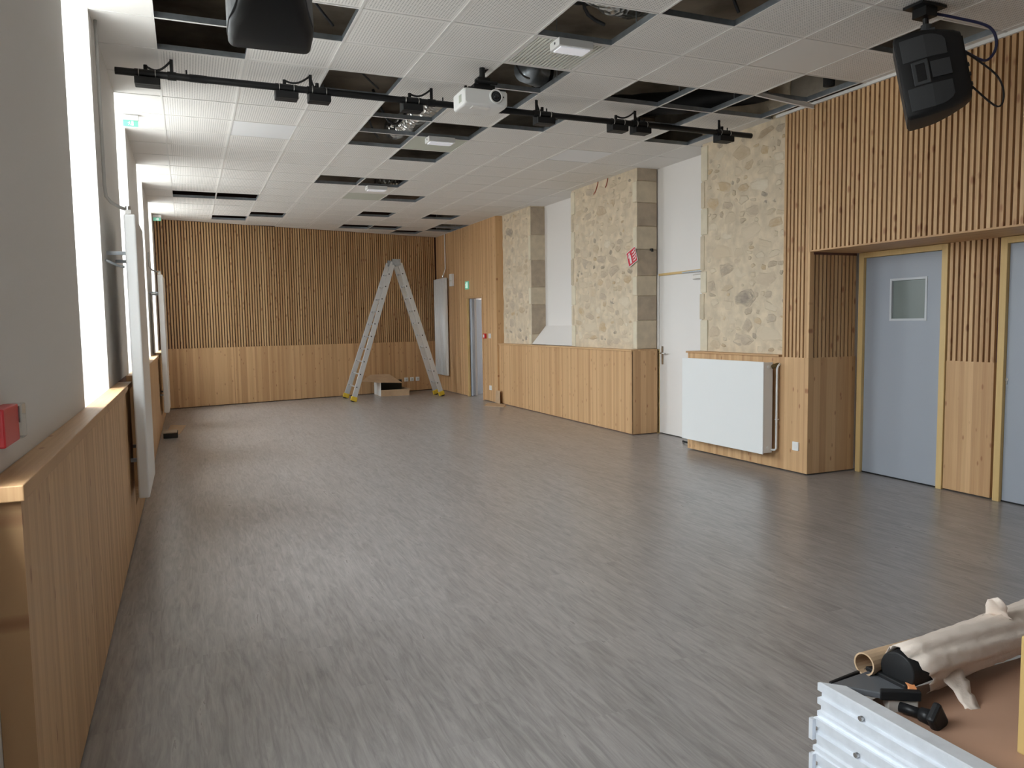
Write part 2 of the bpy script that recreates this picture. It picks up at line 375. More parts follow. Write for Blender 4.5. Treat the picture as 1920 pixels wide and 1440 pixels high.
# windows
def window(n, y0, y1, z0, z1, lights):
    w = structure('window_%d' % n, (OUT+.05, (y0+y1)/2, z0)); x0, x1 = OUT+.02, OUT+.09
    m = MB(); m.box(x0, x1, y0, y0+.05, z0, z1); m.box(x0, x1, y1-.05, y1, z0, z1); m.box(x0, x1, y0+.05, y1-.05, z0, z0+.06); m.box(x0, x1, y0+.05, y1-.05, z1-.05, z1)
    m.build('window_frame', 'white_paint', w)
    k = (y1-y0-.1)/lights
    for i in range(lights):
        a, b = y0+.05+i*k, y0+.05+(i+1)*k
        s = MB(); x2, x3 = x0+.01, x1+.012
        s.box(x2, x3, a, a+.055, z0+.06, z1-.05); s.box(x2, x3, b-.055, b, z0+.06, z1-.05); s.box(x2, x3, a+.055, b-.055, z0+.06, z0+.13); s.box(x2, x3, a+.055, b-.055, z1-.11, z1-.05)
        so = s.build('window_sash', 'white_paint', w)
        MB().add([(x0+.045, a+.05, z0+.12), (x0+.045, b-.05, z0+.12), (x0+.045, b-.05, z1-.10), (x0+.045, a+.05, z1-.10)], [(0, 1, 2, 3)]).build('window_pane', 'glass', so)
for i, (a, b) in enumerate(WIN): window(i+1, a, b, 1.30, 3.70, 2)
window(5, NEARWIN[0], NEARWIN[1], 1.30, 2.70, 2)

# ------------------------------------------------------------------ far wall
wb = MB()
x0, x1 = -.6, 5.6
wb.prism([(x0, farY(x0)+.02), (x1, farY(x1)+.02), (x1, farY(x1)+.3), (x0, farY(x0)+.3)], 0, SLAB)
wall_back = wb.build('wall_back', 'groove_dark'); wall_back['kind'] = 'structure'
ang = math.atan(.2578); pitch_s = .0505
L0, L1 = Vector((-.468, farY(-.468), 0)), Vector((5.30, farY(5.30), 0)); ld = (L1-L0).normalized(); LL = (L1-L0).length
sl_far = mesh_of(MB().box(-.0145, .0145, -.004, .021, 1.11, CE), 'wall_slat', 'slatX')
n = int(LL/pitch_s)
for i in range(n):
    p = L0 + ld*(pitch_s*(i+.5)); inst(sl_far, 'wall_slat', wall_back, (p.x, p.y, 0), rot=(0, 0, ang))
npan = 9
for i in range(npan):
    a, b = L0 + ld*(LL*i/npan+.0008), L0 + ld*(LL*(i+1)/npan-.0008)
    MB().prism([(a.x, a.y), (b.x, b.y), (b.x-ld.y*-.0-.005, b.y+.022), (a.x-.005, a.y+.022)], .015, 1.11).build('wood_panel', 'woodX', wall_back)

# ------------------------------------------------------------------ right wall
D3 = (13.89, 14.74); DTOP = 2.02
XN1, XN2 = 5.735, 5.685          # niche walls
wr = MB()
wr.box(6.05, 6.3, -3.0, 9.0, 0, SLAB)                 # back of the door recess
wr.box(XN1, 6.05, 8.56, 10.6, 0, SLAB); wr.box(XN1, 6.05, 7.05, 7.5, 0, SLAB); wr.box(XN1, 6.05, 7.5, 8.56, 2.10, SLAB)
wr.box(XN2, 6.05, 10.36, 11.9, 0, SLAB)
wr.box(5.62, 6.3, 11.9, D3[0]-.06, 0, SLAB); wr.box(5.32, 5.50, D3[1]+.045, 17.2, 0, SLAB); wr.box(5.32, 5.50, D3[0]-.06, D3[1]+.10, DTOP+.03, SLAB)
wr.box(5.45, 6.05, 5.56, 7.05, 0, SLAB)
wr.box(5.42, 5.60, -3.0, 5.5, 2.13, CE+.02)
wr.box(5.60, 6.05, -3.0, 5.5, 2.13, 2.3)
wr.box(5.36, 6.05, -3.0, 2.2, 0, 2.13)
# corridor behind the far door
wr.box(7.4, 7.6, 12.8, 18.4, 0, 2.7); wr.box(6.3, 7.6, 12.6, 12.8, 0, 2.7); wr.box(5.5, 7.6, 18.2, 18.4, 0, 2.7); wr.box(5.5, 7.6, 12.6, 18.4, 2.7, 2.8)
wall_right = wr.build('wall_right', 'white_paint'); wall_right['kind'] = 'structure'
# sloping white sill of niche 2
MB().prism([(5.42, 1.13), (XN2, 1.44), (XN2, 1.13)], 0, 1, 0, Matrix(((1,0,0,0),(0,0,1.49,10.38),(0,1,0,0),(0,0,0,1)))).build('niche_sill', 'white_paint', wall_right)

MB().box(5.43, 5.449, -3.0, 5.84, CE+.03, SLAB).box(5.66, 5.68, 7.2, 8.5, CE+.03, SLAB).box(5.60, 5.62, 10.4, 11.86, CE+.03, SLAB).box(5.30, 5.31, 13.2, 16.7, CE+.03, SLAB).build('plenum_wall', 'concrete', wall_right)
# upper slatted wall
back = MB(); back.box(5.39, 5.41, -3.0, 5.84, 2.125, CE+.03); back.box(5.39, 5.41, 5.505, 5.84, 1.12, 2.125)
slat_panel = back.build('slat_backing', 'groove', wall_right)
ps = .0475
sl_up = mesh_of(MB().box(-.005, .021, -.0145, .0145, 2.123, CE), 'wall_slat', 'slat')
sl_long = mesh_of(MB().box(-.005, .021, -.0145, .0145, 1.12, CE), 'wall_slat', 'slat')
y = 5.84-.0145; k = 0
while y > .9:
    if y > 5.52: inst(sl_long, 'wall_slat', slat_panel, (5.37, y, 0))
    else: inst(sl_up, 'wall_slat', slat_panel, (5.37, y, 0))
    y -= ps; k += 1
B(5.365, 5.41, 5.496, 5.525, 1.12, CE).build('corner_post', 'woodY', wall_right)
B(5.355, 6.04, -3.0, 5.50, 2.108, 2.122).build('soffit_board', 'woodcap', wall_right)
# pillar side (faces the camera) : slats over a solid panel
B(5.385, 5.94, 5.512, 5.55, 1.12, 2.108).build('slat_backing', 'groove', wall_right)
sb = wall_right.children[-1]
sl_side = mesh_of(MB().box(-.0145, .0145, -.005, .021, 1.12, 2.085), 'wall_slat', 'slatX')
for i in range(12): inst(sl_side, 'wall_slat', sb, (5.412+i*.0475, 5.505, 0))
B(5.37, 5.96, 5.500, 5.54, .012, 1.12).build('wood_panel', 'woodX', wall_right)
B(5.37, 5.96, 5.503, 5.54, 2.085, 2.108).build('top_gap', 'groove', wall_right)
# post between the two grey doors
pb = B(5.975, 6.05, 4.10, 4.53, 1.115, 2.108).build('slat_backing', 'groove', wall_right)
sl_post = mesh_of(MB().box(-.005, .024, -.0145, .0145, 1.115, 2.108), 'wall_slat', 'slat')
for i in range(9): inst(sl_post, 'wall_slat', pb, (5.955, 4.505-i*.0475, 0))
B(5.950, 6.05, 4.105, 4.525, .012, 1.115).build('wood_panel', 'woodY', wall_right)
# wainscot beside radiator (slightly skewed plane)
def skew(y): return 5.372 - (y-5.5)*.040
for a, b in ((5.5, 6.1), (6.1, 6.7), (6.7, 7.27)):
    MB().prism([(skew(a), a+.001), (skew(b), b-.001), (5.46, b-.001), (5.46, a+.001)], .012, 1.12).build('wood_panel', 'woodY', wall_right)
MB().prism([(skew(5.86)-.02, 5.86), (skew(7.3)-.02, 7.30), (5.46, 7.30), (5.46, 5.86)], 1.12, 1.14).build('shelf_cap', 'woodcap', wall_right, bevel=.002)
MB().prism([(5.30, 7.27), (5.73, 7.27), (5.73, 7.285), (5.30, 7.285)], .012, 1.12).build('wood_panel', 'woodX', wall_right)
# long wainscot in front of the stone piers
a, b, n = 8.50, 13.2, 8
for i in range(n):
    p, q = a+(b-a)*i/n, a+(b-a)*(i+1)/n
    B(5.32, 5.345, p+.0012, q-.0012, .012, 1.10).build('wood_panel', 'woodY', wall_right)
B(5.30, 5.44, 8.50, 13.55, 1.10, 1.122).build('shelf_cap', 'woodcap', wall_right, bevel=.002)
B(5.44, 5.71, 8.50, 8.56, 1.10, 1.122).build('shelf_cap', 'woodcap', wall_right)
B(5.32, 5.72, 8.500, 8.52, .012, 1.10).build('wood_panel', 'woodX', wall_right)
B(5.335, 5.70, 8.52, 13.2, 0, .012).build('plinth_gap', 'groove', wall_right)
# wooden end of the right wall with the open door
for p, q in ((13.13, 13.49), (13.49, D3[0])):
    B(5.285, 5.32, p+.001, q-.001, .012, CE).build('wood_panel', 'woodY', wall_right)
B(5.32, 5.66, 13.13, 13.16, 1.12, CE).build('wood_panel', 'woodX', wall_right)
B(5.285, 5.32, D3[0], D3[1], DTOP+.02, CE).build('wood_panel', 'woodY', wall_right)
for p, q in ((D3[1], 15.25), (15.25, 15.85), (15.85, 16.35), (16.35, 16.772)):
    B(5.285, 5.32, p+.001, q-.001, .012, CE).build('wood_panel', 'woodY', wall_right)

# stone piers: mortar body with single stones and dressed corner stones
def proto_stone(i):
    rs = random.Random(100+i); n = rs.randint(5, 8); outer, inner = [], []; k = 1
    for j in range(n):
        t = 2*math.pi*(j+rs.uniform(-.30, .30))/n; c, q = math.cos(t), math.sin(t)
        e = (abs(c)**5+abs(q)**5)**(-1/5)*rs.uniform(.66, 1.05)*.5
        outer.append((.0, c*e, q*e)); inner.append((-.55-rs.uniform(0, .45), c*e*.66, q*e*.66))
    vs = outer+inner; fs = [(j, (j+1) % n, (j+1) % n+n, j+n) for j in range(n)] + [tuple(range(n, 2*n))]
    return mesh_of(MB().add(vs, fs), 'stone', 'stone')
PROTO = [proto_stone(i) for i in range(24)]
def stone_pier(x, y0, y1, seed, quoins_near, x_deep, count=170):
    rs = random.Random(seed)
    mb = MB()
    ny, nz = 14, 24; z0, z1 = 1.0, SLAB; grid = []     # gently uneven mortar face
    for j in range(nz+1):
        for i in range(ny+1): grid.append((x + rs.uniform(-.006, .006), y0+(y1-y0)*i/ny, z0+(z1-z0)*j/nz))
    mb.add(grid, [(j*(ny+1)+i, (j+1)*(ny+1)+i, (j+1)*(ny+1)+i+1, j*(ny+1)+i+1) for j in range(nz) for i in range(ny)])
    mb.box(x+.012, x_deep, y0+.003, y1-.003, 0, SLAB)
    pier = mb.build('stone_pier', 'mortar', wall_right, fix=False)
    ya, yb = y0+(.10 if quoins_near else .02), y1-.08; placed = []
    sizes = [(rs.uniform(.28, .42), rs.uniform(.16, .24)) for _ in range(10)] + [(rs.uniform(.15, .28), rs.uniform(.09, .17)) for _ in range(60)] + [(rs.uniform(.06, .15), rs.uniform(.045, .10)) for _ in range(150)]
    for w, h in sizes:
        for _ in range(40):
            yc, zc = rs.uniform(ya+w/2, yb-w/2), rs.uniform(1.14+h/2, 3.43-h/2)
            if all(abs(yc-p)*2 > (w+pw)*.90 or abs(zc-q)*2 > (h+ph)*.90 for p, q, pw, ph in placed):
                placed.append((yc, zc, w, h))
                inst(PROTO[rs.randrange(24)], 'stone', pier, (x+.004, yc, zc), (rs.uniform(.007, .013), w*1.22, h*.98), (rs.uniform(-.22, .22), 0, 0)); break
    return pier
pier_3 = stone_pier(5.425, 5.845, 7.20, 3, False, 5.46)
pier_2 = stone_pier(5.420, 8.55, 10.37, 5, True, 5.72)
pier_1 = stone_pier(5.425, 11.88, 13.14, 9, True, 5.70)
def quoins(pier, x, y, xd, zs, seed, face='near'):
    rs = random.Random(seed)
    for k in range(len(zs)-1):
        wide = k % 2 == 0; fw = .055 if wide else rs.uniform(.02, .03)
        mt = ('quoin_pale' if k % 2 == 0 else 'quoin_dark') if face == 'near' else 'quoin_pale'
        if face == 'near':
            m = MB(); m.box(x-(.012 if k % 2 == 0 else .004), xd, y-.012, y+(.05 if k % 2 == 0 else .004), zs[k]+.004, zs[k+1]-.004)
            m.build('quoin', 'quoin' if k % 2 == 0 else 'quoin_dark', pier, bevel=.006)
            if k % 2 == 0: B(x-.014, x+.02, y-.002, y+.085+rs.uniform(-.01, .01), zs[k]+.012, zs[k+1]-.012).build('quoin', 'quoin_pale', pier, bevel=.006)
        else:
            if k % 2 == 0: B(x-.012, x+.03, y-.09-rs.uniform(0, .03), y+.012, zs[k], zs[k+1]-.01).build('quoin', 'quoin_pale', pier, bevel=.008)
            else: B(x-.010, x+.03, y-.05, y+rs.uniform(.012, .03), zs[k], zs[k+1]-.01).build('quoin', 'quoin', pier, bevel=.008)
quoins(pier_2, 5.420, 8.55, 5.715, [1.122, 1.50, 1.82, 2.08, 2.42, 2.72, 3.02, 3.30, 3.6], 21)
quoins(pier_1, 5.425, 11.88, 5.690, [1.122, 1.30, 1.80, 2.10, 2.55, 2.98, 3.44, 3.7], 22)
quoins(pier_3, 5.425, 7.20, 5.45, [1.14, 1.50, 1.80, 2.05, 2.45, 2.75, 3.05, 3.44], 23, 'far')
quoins(pier_2, 5.420, 10.37, 5.45, [1.122, 1.45, 1.75, 2.05, 2.45, 2.85, 3.1, 3.44], 24, 'far')
B(XN2-.004, XN2+.03, 10.36, 10.44, 0, 1).v

# ------------------------------------------------------------------ doors
def grey_door(n, y0, y1, xf, ztop, win, key):
    d = structure('door_%d' % n, (xf, (y0+y1)/2, 0))
    m = MB(); m.box(xf-.02, xf+.09, y1-.055, y1, 0, ztop); m.box(xf-.02, xf+.09, y0, y0+.055, 0, ztop); m.box(xf-.02, xf+.09, y0+.055, y1-.055, ztop-.05, ztop)
    m.build('door_frame', 'pine', d, bevel=.003)
    lf = MB(); a, b = y0+.058, y1-.058; xa, xb = xf+.012, xf+.052
    if win:
        wy0, wy1, wz0, wz1 = win
        lf.box(xa, xb, a, wy0, .012, ztop-.053); lf.box(xa, xb, wy1, b, .012, ztop-.053); lf.box(xa, xb, wy0, wy1, .012, wz0); lf.box(xa, xb, wy0, wy1, wz1, ztop-.053)
    else: lf.box(xa, xb, a, b, .012, ztop-.053)
    leaf = lf.build('door_leaf', 'door_grey', d)
    if win:
        v = MB(); t = .013; x2, x3 = xa-.006, xa+.02
        v.box(x2, x3, wy0-t*.6, wy0+t, wz0-t*.6, wz1+t*.6); v.box(x2, x3, wy1-t, wy1+t*.6, wz0-t*.6, wz1+t*.6); v.box(x2, x3, wy0+t, wy1-t, wz0-t*.6, wz0+t); v.box(x2, x3, wy0+t, wy1-t, wz1-t, wz1+t*.6)
        v.build('vision_frame', 'vision', leaf, bevel=.002)
        B(xa+.014, xa+.02, wy0+.01, wy1-.01, wz0+.01, wz1-.01).build('vision_pane', 'glassgrey', leaf)
    if key:
        MB().tube([(xa-.006, key[0], key[1]), (xa+.004, key[0], key[1])], .013, 12).box(xa-.007, xa+.003, key[0]-.006, key[0]+.006, key[1]-.04, key[1]).build('key_plate', 'chrome', leaf)
    B(xf+.008, xf+.055, y0, y1, 0, .012).build('threshold_gap', 'black', d)
grey_door(1, 4.53, 5.455, 5.955, 2.105, (4.745, 5.115, 1.465, 1.835), None)
grey_door(2, 3.08, 4.075, 5.955, 2.105, None, (4.01, .985))
d2 = structure('door_4', (XN1, 8.0, 0))
m = MB(); y0, y1, zt = 7.52, 8.545, 2.10
m.box(XN1-.012, XN1+.06, y1-.04, y1, 0, zt); m.box(XN1-.012, XN1+.06, y0, y0+.04, 0, zt); m.build('door_frame', 'white_paint', d2)
B(XN1-.014, XN1+.06, y0, y1-.035, zt-.022, zt+.006).build('door_head', 'pine', d2)
leaf = B(XN1, XN1+.04, y0+.042, y1-.043, .012, zt-.024).build('door_leaf', 'white_paint', d2, bevel=.002)
hd = MB(); hy, hz, hx = 8.43, 1.05, XN1
hd.box(hx-.008, hx, hy-.022, hy+.022, hz-.13, hz+.11); hd.build('handle_plate', 'chrome', leaf, bevel=.006)
MB().tube([(hx, hy, hz+.02), (hx-.05, hy, hz+.02), (hx-.055, hy-.03, hz+.02), (hx-.052, hy-.13, hz+.015)], .009, 10).build('door_handle', 'chrome', leaf, smooth=True)
cl = MB(); cl.box(hx-.05, hx-.001, 7.56, 7.73, 1.985, 2.045); cl.build('door_closer', 'chrome', leaf, bevel=.008)
MB().box(hx-.045, hx-.025, 7.56, 7.95, 2.075, 2.092).build('closer_arm', 'galv', leaf)
B(5.70, 5.735, 8.50, 8.548, 0, 1.12).build('frame_edge', 'batten', d2)
# far door standing open into the corridor
d3 = structure('door_3', (5.32, 14.3, 0)); y0, y1 = D3
m = MB(); m.box(5.275, 5.335, y1, y1+.045, 0, DTOP+.03); m.box(5.275, 5.50, y0-.045, y0, 0, DTOP+.03); m.box(5.275, 5.50, y0, y1, DTOP-.02, DTOP+.03); m.build('door_frame', 'woodX', d3, bevel=.002)
B(5.275, 5.315, y1-.022, y1, 0, DTOP-.02).build('door_stop', 'pine', d3)
T = Matrix.Translation((5.335, y1-.03, 0)) @ Matrix.Rotation(math.radians(49), 4, 'Z')
lf3 = MB().box(0, .84, -.04, 0, .012, DTOP-.025, 0, T).build('door_leaf', 'door_grey', d3)
MB().tube([tuple(T @ Vector((.79, -.04, 1.03))), tuple(T @ Vector((.79, -.09, 1.03))), tuple(T @ Vector((.68, -.09, 1.03)))], .01, 8).build('door_handle', 'black_metal', lf3)

cl_ = thing('added_corridor_lamp', 'added unseen ceiling lamp brightening the corridor past the far door', 'lamp', (6.3, 15.5, 2.64))  # unseen lamp and housing, added to brighten the corridor
MB().tube([(6.3, 15.5, 2.70), (6.3, 15.5, 2.64)], .16, 24).build('added_lamp_body', 'white_plastic', cl_)
ldat = bpy.data.lights.new('added_lamp_light', 'AREA'); ldat.shape = 'DISK'; ldat.size = .3; ldat.energy = 11; ldat.color = (1, .97, .92)
lo_ = bpy.data.objects.new('added_lamp_light', ldat); COL.objects.link(lo_); lo_.location = (6.3, 15.5, 2.62)
# ------------------------------------------------------------------ suspended ceiling
CX0, CY0 = 1.0875, 4.8831
MISS = {(-2,0), (-2,1), (-1,0), (0,2), (2,-1), (3,-2), (2,1), (2,2), (3,3), (4,1), (5,1), (5,2), (6,0), (6,1), (6,3), (1,3), (1,4), (1,5), (2,4), (2,6), (1,9), (2,9),
        (3,11), (3,14), (5,14), (3,17), (4,17), (5,18), (6,16), (6,17), (-2,12), (-1,12), (-1,16), (0,15), (6,-2)}
PLAIN = {(5,-1): 'tile', (-1,5): 'tile_light', (5,5): 'tile_light', (2,5): 'tile_grey', (2,11): 'tile_grey', (2,10): 'tile'}
tmesh = {k: mesh_of(MB().box(-.297, .297, -.297, .297, 0, .014), 'ceiling_tile', k) for k in ('tile', 'perf', 'tile_light', 'tile_grey')}
for u in range(-2, 7):
    for v in range(-4, 20):
        xc, yc = CX0+.6*(u+.5), CY0+.6*(v+.5)
        if (u, v) in MISS or (u, v) == (2, 0): continue
        y_lim = farY(xc-.3)
        if yc-.3 > y_lim-.02: continue
        k = PLAIN.get((u, v), 'perf')
        if yc+.297 > y_lim:
            MB().prism([(xc-.297, yc-.297), (xc+.297, yc-.297), (xc+.297, min(yc+.297, farY(xc+.297)-.01)), (xc-.297, min(yc+.297, y_lim-.01))], CE+.002, CE+.016).build('ceiling_tile', 'tile', ceiling)
        else: inst(tmesh[k], 'ceiling_tile', ceiling, (xc, yc, CE+.002))
# cut tiles along both walls
lw = MB()
for v in range(-4, 18):
    a = CY0+.6*v+.003
    B(XL, CX0-1.2-.003, a, a+.594, CE+.002, CE+.016).build('ceiling_tile', 'tile', ceiling)
for v in range(-4, 20):
    a = CY0+.6*v+.003; b = a+.594; xe = 5.40
    if a > 16.7 or v in (16, 17): continue
    if b > 5.9: xe = 5.46
    if 6.9 < a < 8.6 or 10.0 < a < 11.9: xe = 5.76
    if a > 13.1: xe = 5.30
    if v in (0, 1): continue
    B(CX0+4.2+.003, xe, a, min(b, 16.7), CE+.002, CE+.016).build('ceiling_tile', 'tile', ceiling)
B(XL, 5.4, -3.0, CY0-2.4, CE+.002, CE+.02).build('ceiling_board', 'tile', ceiling)
# return air grille of single bars over a sheet coloured dark for the shade behind
g = MB(); xa, ya = CX0+1.2+.012, CY0+.012
g.box(xa, xa+.576, ya, ya+.02, CE-.002, CE+.012); g.box(xa, xa+.576, ya+.556, ya+.576, CE-.002, CE+.012); g.box(xa, xa+.02, ya+.02, ya+.556, CE-.002, CE+.012); g.box(xa+.556, xa+.576, ya+.02, ya+.556, CE-.002, CE+.012)
gr = g.build('air_grille', 'tbar', ceiling)
gb = mesh_of(MB().box(-.0085, .0085, -.27, .27, 0, .010), 'grille_bar', 'grille')
for i in range(18): inst(gb, 'grille_bar', gr, (xa+.037+i*.0295, ya+.288, CE))
B(xa, xa+.576, ya, ya+.576, CE+.03, CE+.04).build('grille_shade_sheet', 'void', gr)
# T-bars: white flange with galvanised web
def tbar(x0, y0, x1, y1, name='grid_runner', web=True):
    m = MB(); w = .0085
    if x0 == x1:
        m.box(x0-w, x0+w, y0, y1, CE-.002, CE+.001, 0); m.box(x0-.004, x0+.004, y0, y1, CE+.001, CE+.045, 1)
    else:
        m.box(x0, x1, y0-w, y0+w, CE-.0015, CE+.0012, 0); m.box(x0, x1, y0-.004, y0+.004, CE+.0012, CE+.040, 1)
    return m.build(name, ['tbar', 'galv'], ceiling)
for u in range(-2, 8):
    x = CX0+.6*u; tbar(x, -3.0, x, farY(x)-.01 if x < 5.25 else 16.7)
for v in range(-4, 20):
    y = CY0+.6*v
    xs = max(XL, (y-15.416)/.2578+.02) if y > 15.2 else XL
    tbar(xs, y, 5.40 if y < 13 else 5.28, y, 'grid_cross_tee')
tee = [(4.70, 5.483, CE-.001), (5.335, 5.45, CE-.062)]
TT = Matrix.Translation(tee[0]) @ Matrix.Rotation(math.atan2(.061, .636), 4, 'Y') @ Matrix.Rotation(-.05, 4, 'Z')
MB().box(0, .64, -.012, .012, -.002, .001, 0, TT).box(0, .64, -.003, .003, .001, .036, 0, TT).build('hanging_tee', 'tbar', ceiling)
# edge angle along the slatted wall (light strip) and a displaced tee hanging over the slats
B(5.345, 5.372, 3.0, 5.95, CE-.022, CE+.004).build('edge_trim', 'tbar', ceiling)
# hangers seen in the openings
for (u, v) in ((2, -1), (2, 1), (4, 1), (5, 1), (2, 4), (5, 14), (6, 17)):
    x, y = CX0+.6*(u+1)-.004, CY0+.6*(v+.45); MB().tube([(x, y, CE+.03), (x, y, SLAB)], .003, 6).build('ceiling_hanger', 'galv', ceiling)

# ducts above the openings
def duct(name, label, pts, r, mat, cat='duct'):
    n = len(pts); rr = [r*(1+.05*math.sin(i*2.3)) for i in range(n)]
    return tag(MB().tube(pts, rr, 20, 0).build(name, mat, smooth=True), label, cat)
def curve(p, q, bow, n=14):
    p, q = Vector(p), Vector(q); return [tuple(p.lerp(q, i/(n-1)) + Vector(bow)*math.sin(math.pi*i/(n-1))) for i in range(n)]
duct('foil_duct', 'crinkled silver foil duct in the open ceiling bay near the grille', curve((2.40, 4.50, CE+.33), (3.15, 4.78, CE+.36), (0, 0, -.10)), .135, 'foil')
duct('foil_duct', 'crinkled foil duct sagging in the opening beside the projector', curve((2.40, 7.00, CE+.31), (2.20, 8.45, CE+.19), (0, 0, -.04)), .115, 'foil')
duct('foil_duct', 'far foil duct above the opening by the third emergency light', curve((2.75, 11.5, CE+.24), (3.5, 11.75, CE+.24), (0, 0, -.06)), .12, 'foil')
dd = thing('spiral_duct', 'round galvanised duct with black strap above the projector', 'duct', (3.2, 6.5, CE+.15))
MB().tube(curve((2.84, 6.28, CE+.27), (4.0, 7.0, CE+.32), (0, 0, 0)), .125, 20).build('duct_pipe', 'galv', dd, smooth=True)
MB().tube([(3.02, 6.392, CE+.277), (3.06, 6.417, CE+.279)], .131, 20).build('duct_strap', 'black', dd)
duct('black_duct', 'black insulated duct in the bays by the stone pier', curve((4.1, 7.0, CE+.24), (5.25, 5.95, CE+.24), (0, 0, -.03)), .11, 'black')
duct('black_duct', 'short black sleeve hanging over the slatted wall bay', [(5.26, 5.20, CE+.06), (5.26, 5.20, CE+.55)], .05, 'black')
duct('branch_duct', 'grey duct branch under the near foil duct', curve((2.55, 4.95, CE+.36), (2.95, 4.95, CE+.40), (0, 0, 0)), .09, 'galv')
def cable(label, pts, r=.007, mat='cable', name='ceiling_cable'):
    if 4 <= len(pts) < 7:          # round off hand-placed corners
        P = [Vector(p) for p in pts]; P = [P[0]] + P + [P[-1]]; out = []
        for i in range(1, len(P)-2):
            for k in range(6):
                t = k/6; a, b, c, d = P[i-1:i+3]
                out.append(tuple(.5*((2*b) + (c-a)*t + (2*a-5*b+4*c-d)*t*t + (3*b-a-3*c+d)*t**3)))
        pts = out + [tuple(P[-1])]
    return tag(MB().tube(pts, r, 6).build(name, mat, smooth=True), label, 'cable')
cable('black cable looping in the open bay above the near foil duct', wavy((2.33, 4.6, CE+.5), (2.75, 4.75, CE+.08), .1, 9, (.1, 0, 0)), .012)
cable('tangled black cable in the bay at the upper edge of the room', wavy((3.0, 4.05, CE+.5), (3.45, 4.2, CE+.06), -.1, 10, (.15, .1, 0)), .012)
cable('second loose black cable in the bay at the upper edge', wavy((3.2, 3.9, CE+.45), (3.6, 4.0, CE+.35), .2, 10), .010)
cable('black cable running from the projector mount into its bay', wavy((2.2, 5.74, CE-.04), (2.32, 5.55, CE+.03), -.03, 8), .012)
cable('slack black cable in the bay right of the projector mount', wavy((2.35, 5.6, CE+.35), (2.7, 5.9, CE+.05), .12, 9), .008)
cable('thin cable drooping in the bay behind the lighting bar', wavy((1.15, 6.2, CE+.3), (1.6, 6.6, CE+.05), .03, 8), .008)
cable('black cable drooping in the second foil duct bay', wavy((1.75, 7.45, CE+.3), (2.2, 7.7, CE+.3), .28, 9), .014)
cable('black cable hanging in the third open bay of the duct row', wavy((1.8, 8.0, CE+.25), (2.0, 8.3, CE+.05), .05, 8), .012)
cable('black cable loop in the bay left of the black duct', wavy((3.65, 5.6, CE+.45), (3.95, 5.7, CE+.45), .33, 10), .010)
cable('thin black cable behind the near black loudspeaker', wavy((.55, 5.0, CE+.5), (1.0, 5.35, CE+.05), .05, 8), .009)

# ------------------------------------------------------------------ lighting bar with socket boxes
BZ, BY = CE-.118, 6.28
bar = thing('lighting_bar', 'long black tube hung under the ceiling across the room', 'lighting bar', (2.4, BY, BZ))
MB().tube([(-.395, BY, BZ), (5.33, BY, BZ-.0)], .026, 18).build('bar_tube', 'black_metal', bar, smooth=True, bevel=.003)
for x in (-.02, .98, 1.97, 2.94, 3.96, 4.93):
    m = MB(); m.box(x-.012, x+.012, BY-.004, BY+.004, BZ+.02, CE+.01); m.build('bar_hanger', 'black_metal', bar)
    m = MB(); cq = m.tube([(x-.03, BY, BZ), (x+.03, BY, BZ)], .031, 16).build('bar_clamp', 'black_metal', bar); MB().tube([(x+.10, BY, BZ+.02), (x+.10, BY, BZ+.055)], .006, 8).build('clamp_bolt', 'black_metal', cq)
for x in (.16, 2.25, 2.55, 4.3): MB().tube([(x-.06, BY, BZ), (x+.06, BY, BZ)], .0285, 16).build('bar_joint', 'black_metal', bar)
BOX = [(-.185, -.02, 'window end of the lighting bar, alone'), (.795, .98, 'lighting bar, window-side one of the first pair'), (1.045, .98, 'lighting bar, inner one of the first pair'),
       (1.80, 1.97, 'lighting bar between the first pair and projector'), (3.02, 2.94, 'lighting bar just beyond the white projector'),
       (3.78, 3.96, 'lighting bar, projector-side one of the second pair'), (4.03, 3.96, 'lighting bar, stone-side one of the second pair'), (5.0, 4.93, 'stone pier end of the lighting bar')]
for i, (x, hx, lb) in enumerate(BOX):
    t = thing('socket_box', 'black socket box on the ' + lb, 'socket box', (x, BY, BZ-.1), 'socket boxes on the lighting bar')
    B(x-.085, x+.085, BY-.008, BY+.075, BZ-.085, BZ+.03).build('box_housing', 'black', t, bevel=.006)
    B(x-.085, x+.085, BY-.045, BY-.008, BZ-.085, BZ-.032).build('box_flap', 'black', t, bevel=.004)
    for s in (-.055, .055): MB().ring((x+s, BY, BZ), .0295, .0032, 'X', n=18, arc=(math.radians(70), math.radians(290))).build('tie_ring', 'chrome', t, smooth=True)
    MB().tube([(x-.01, BY+.03, BZ+.03), (x-.01, BY+.03, BZ+.07)], .014, 10).build('cable_gland', 'black', t)
    MB().tube(wavy((x-.01, BY+.03, BZ+.065), (hx, BY+.01, CE-.005), .035 if i % 2 else .05, 10, (0, .01, 0)), .008, 6).build('box_cable', 'cable', t, smooth=True)

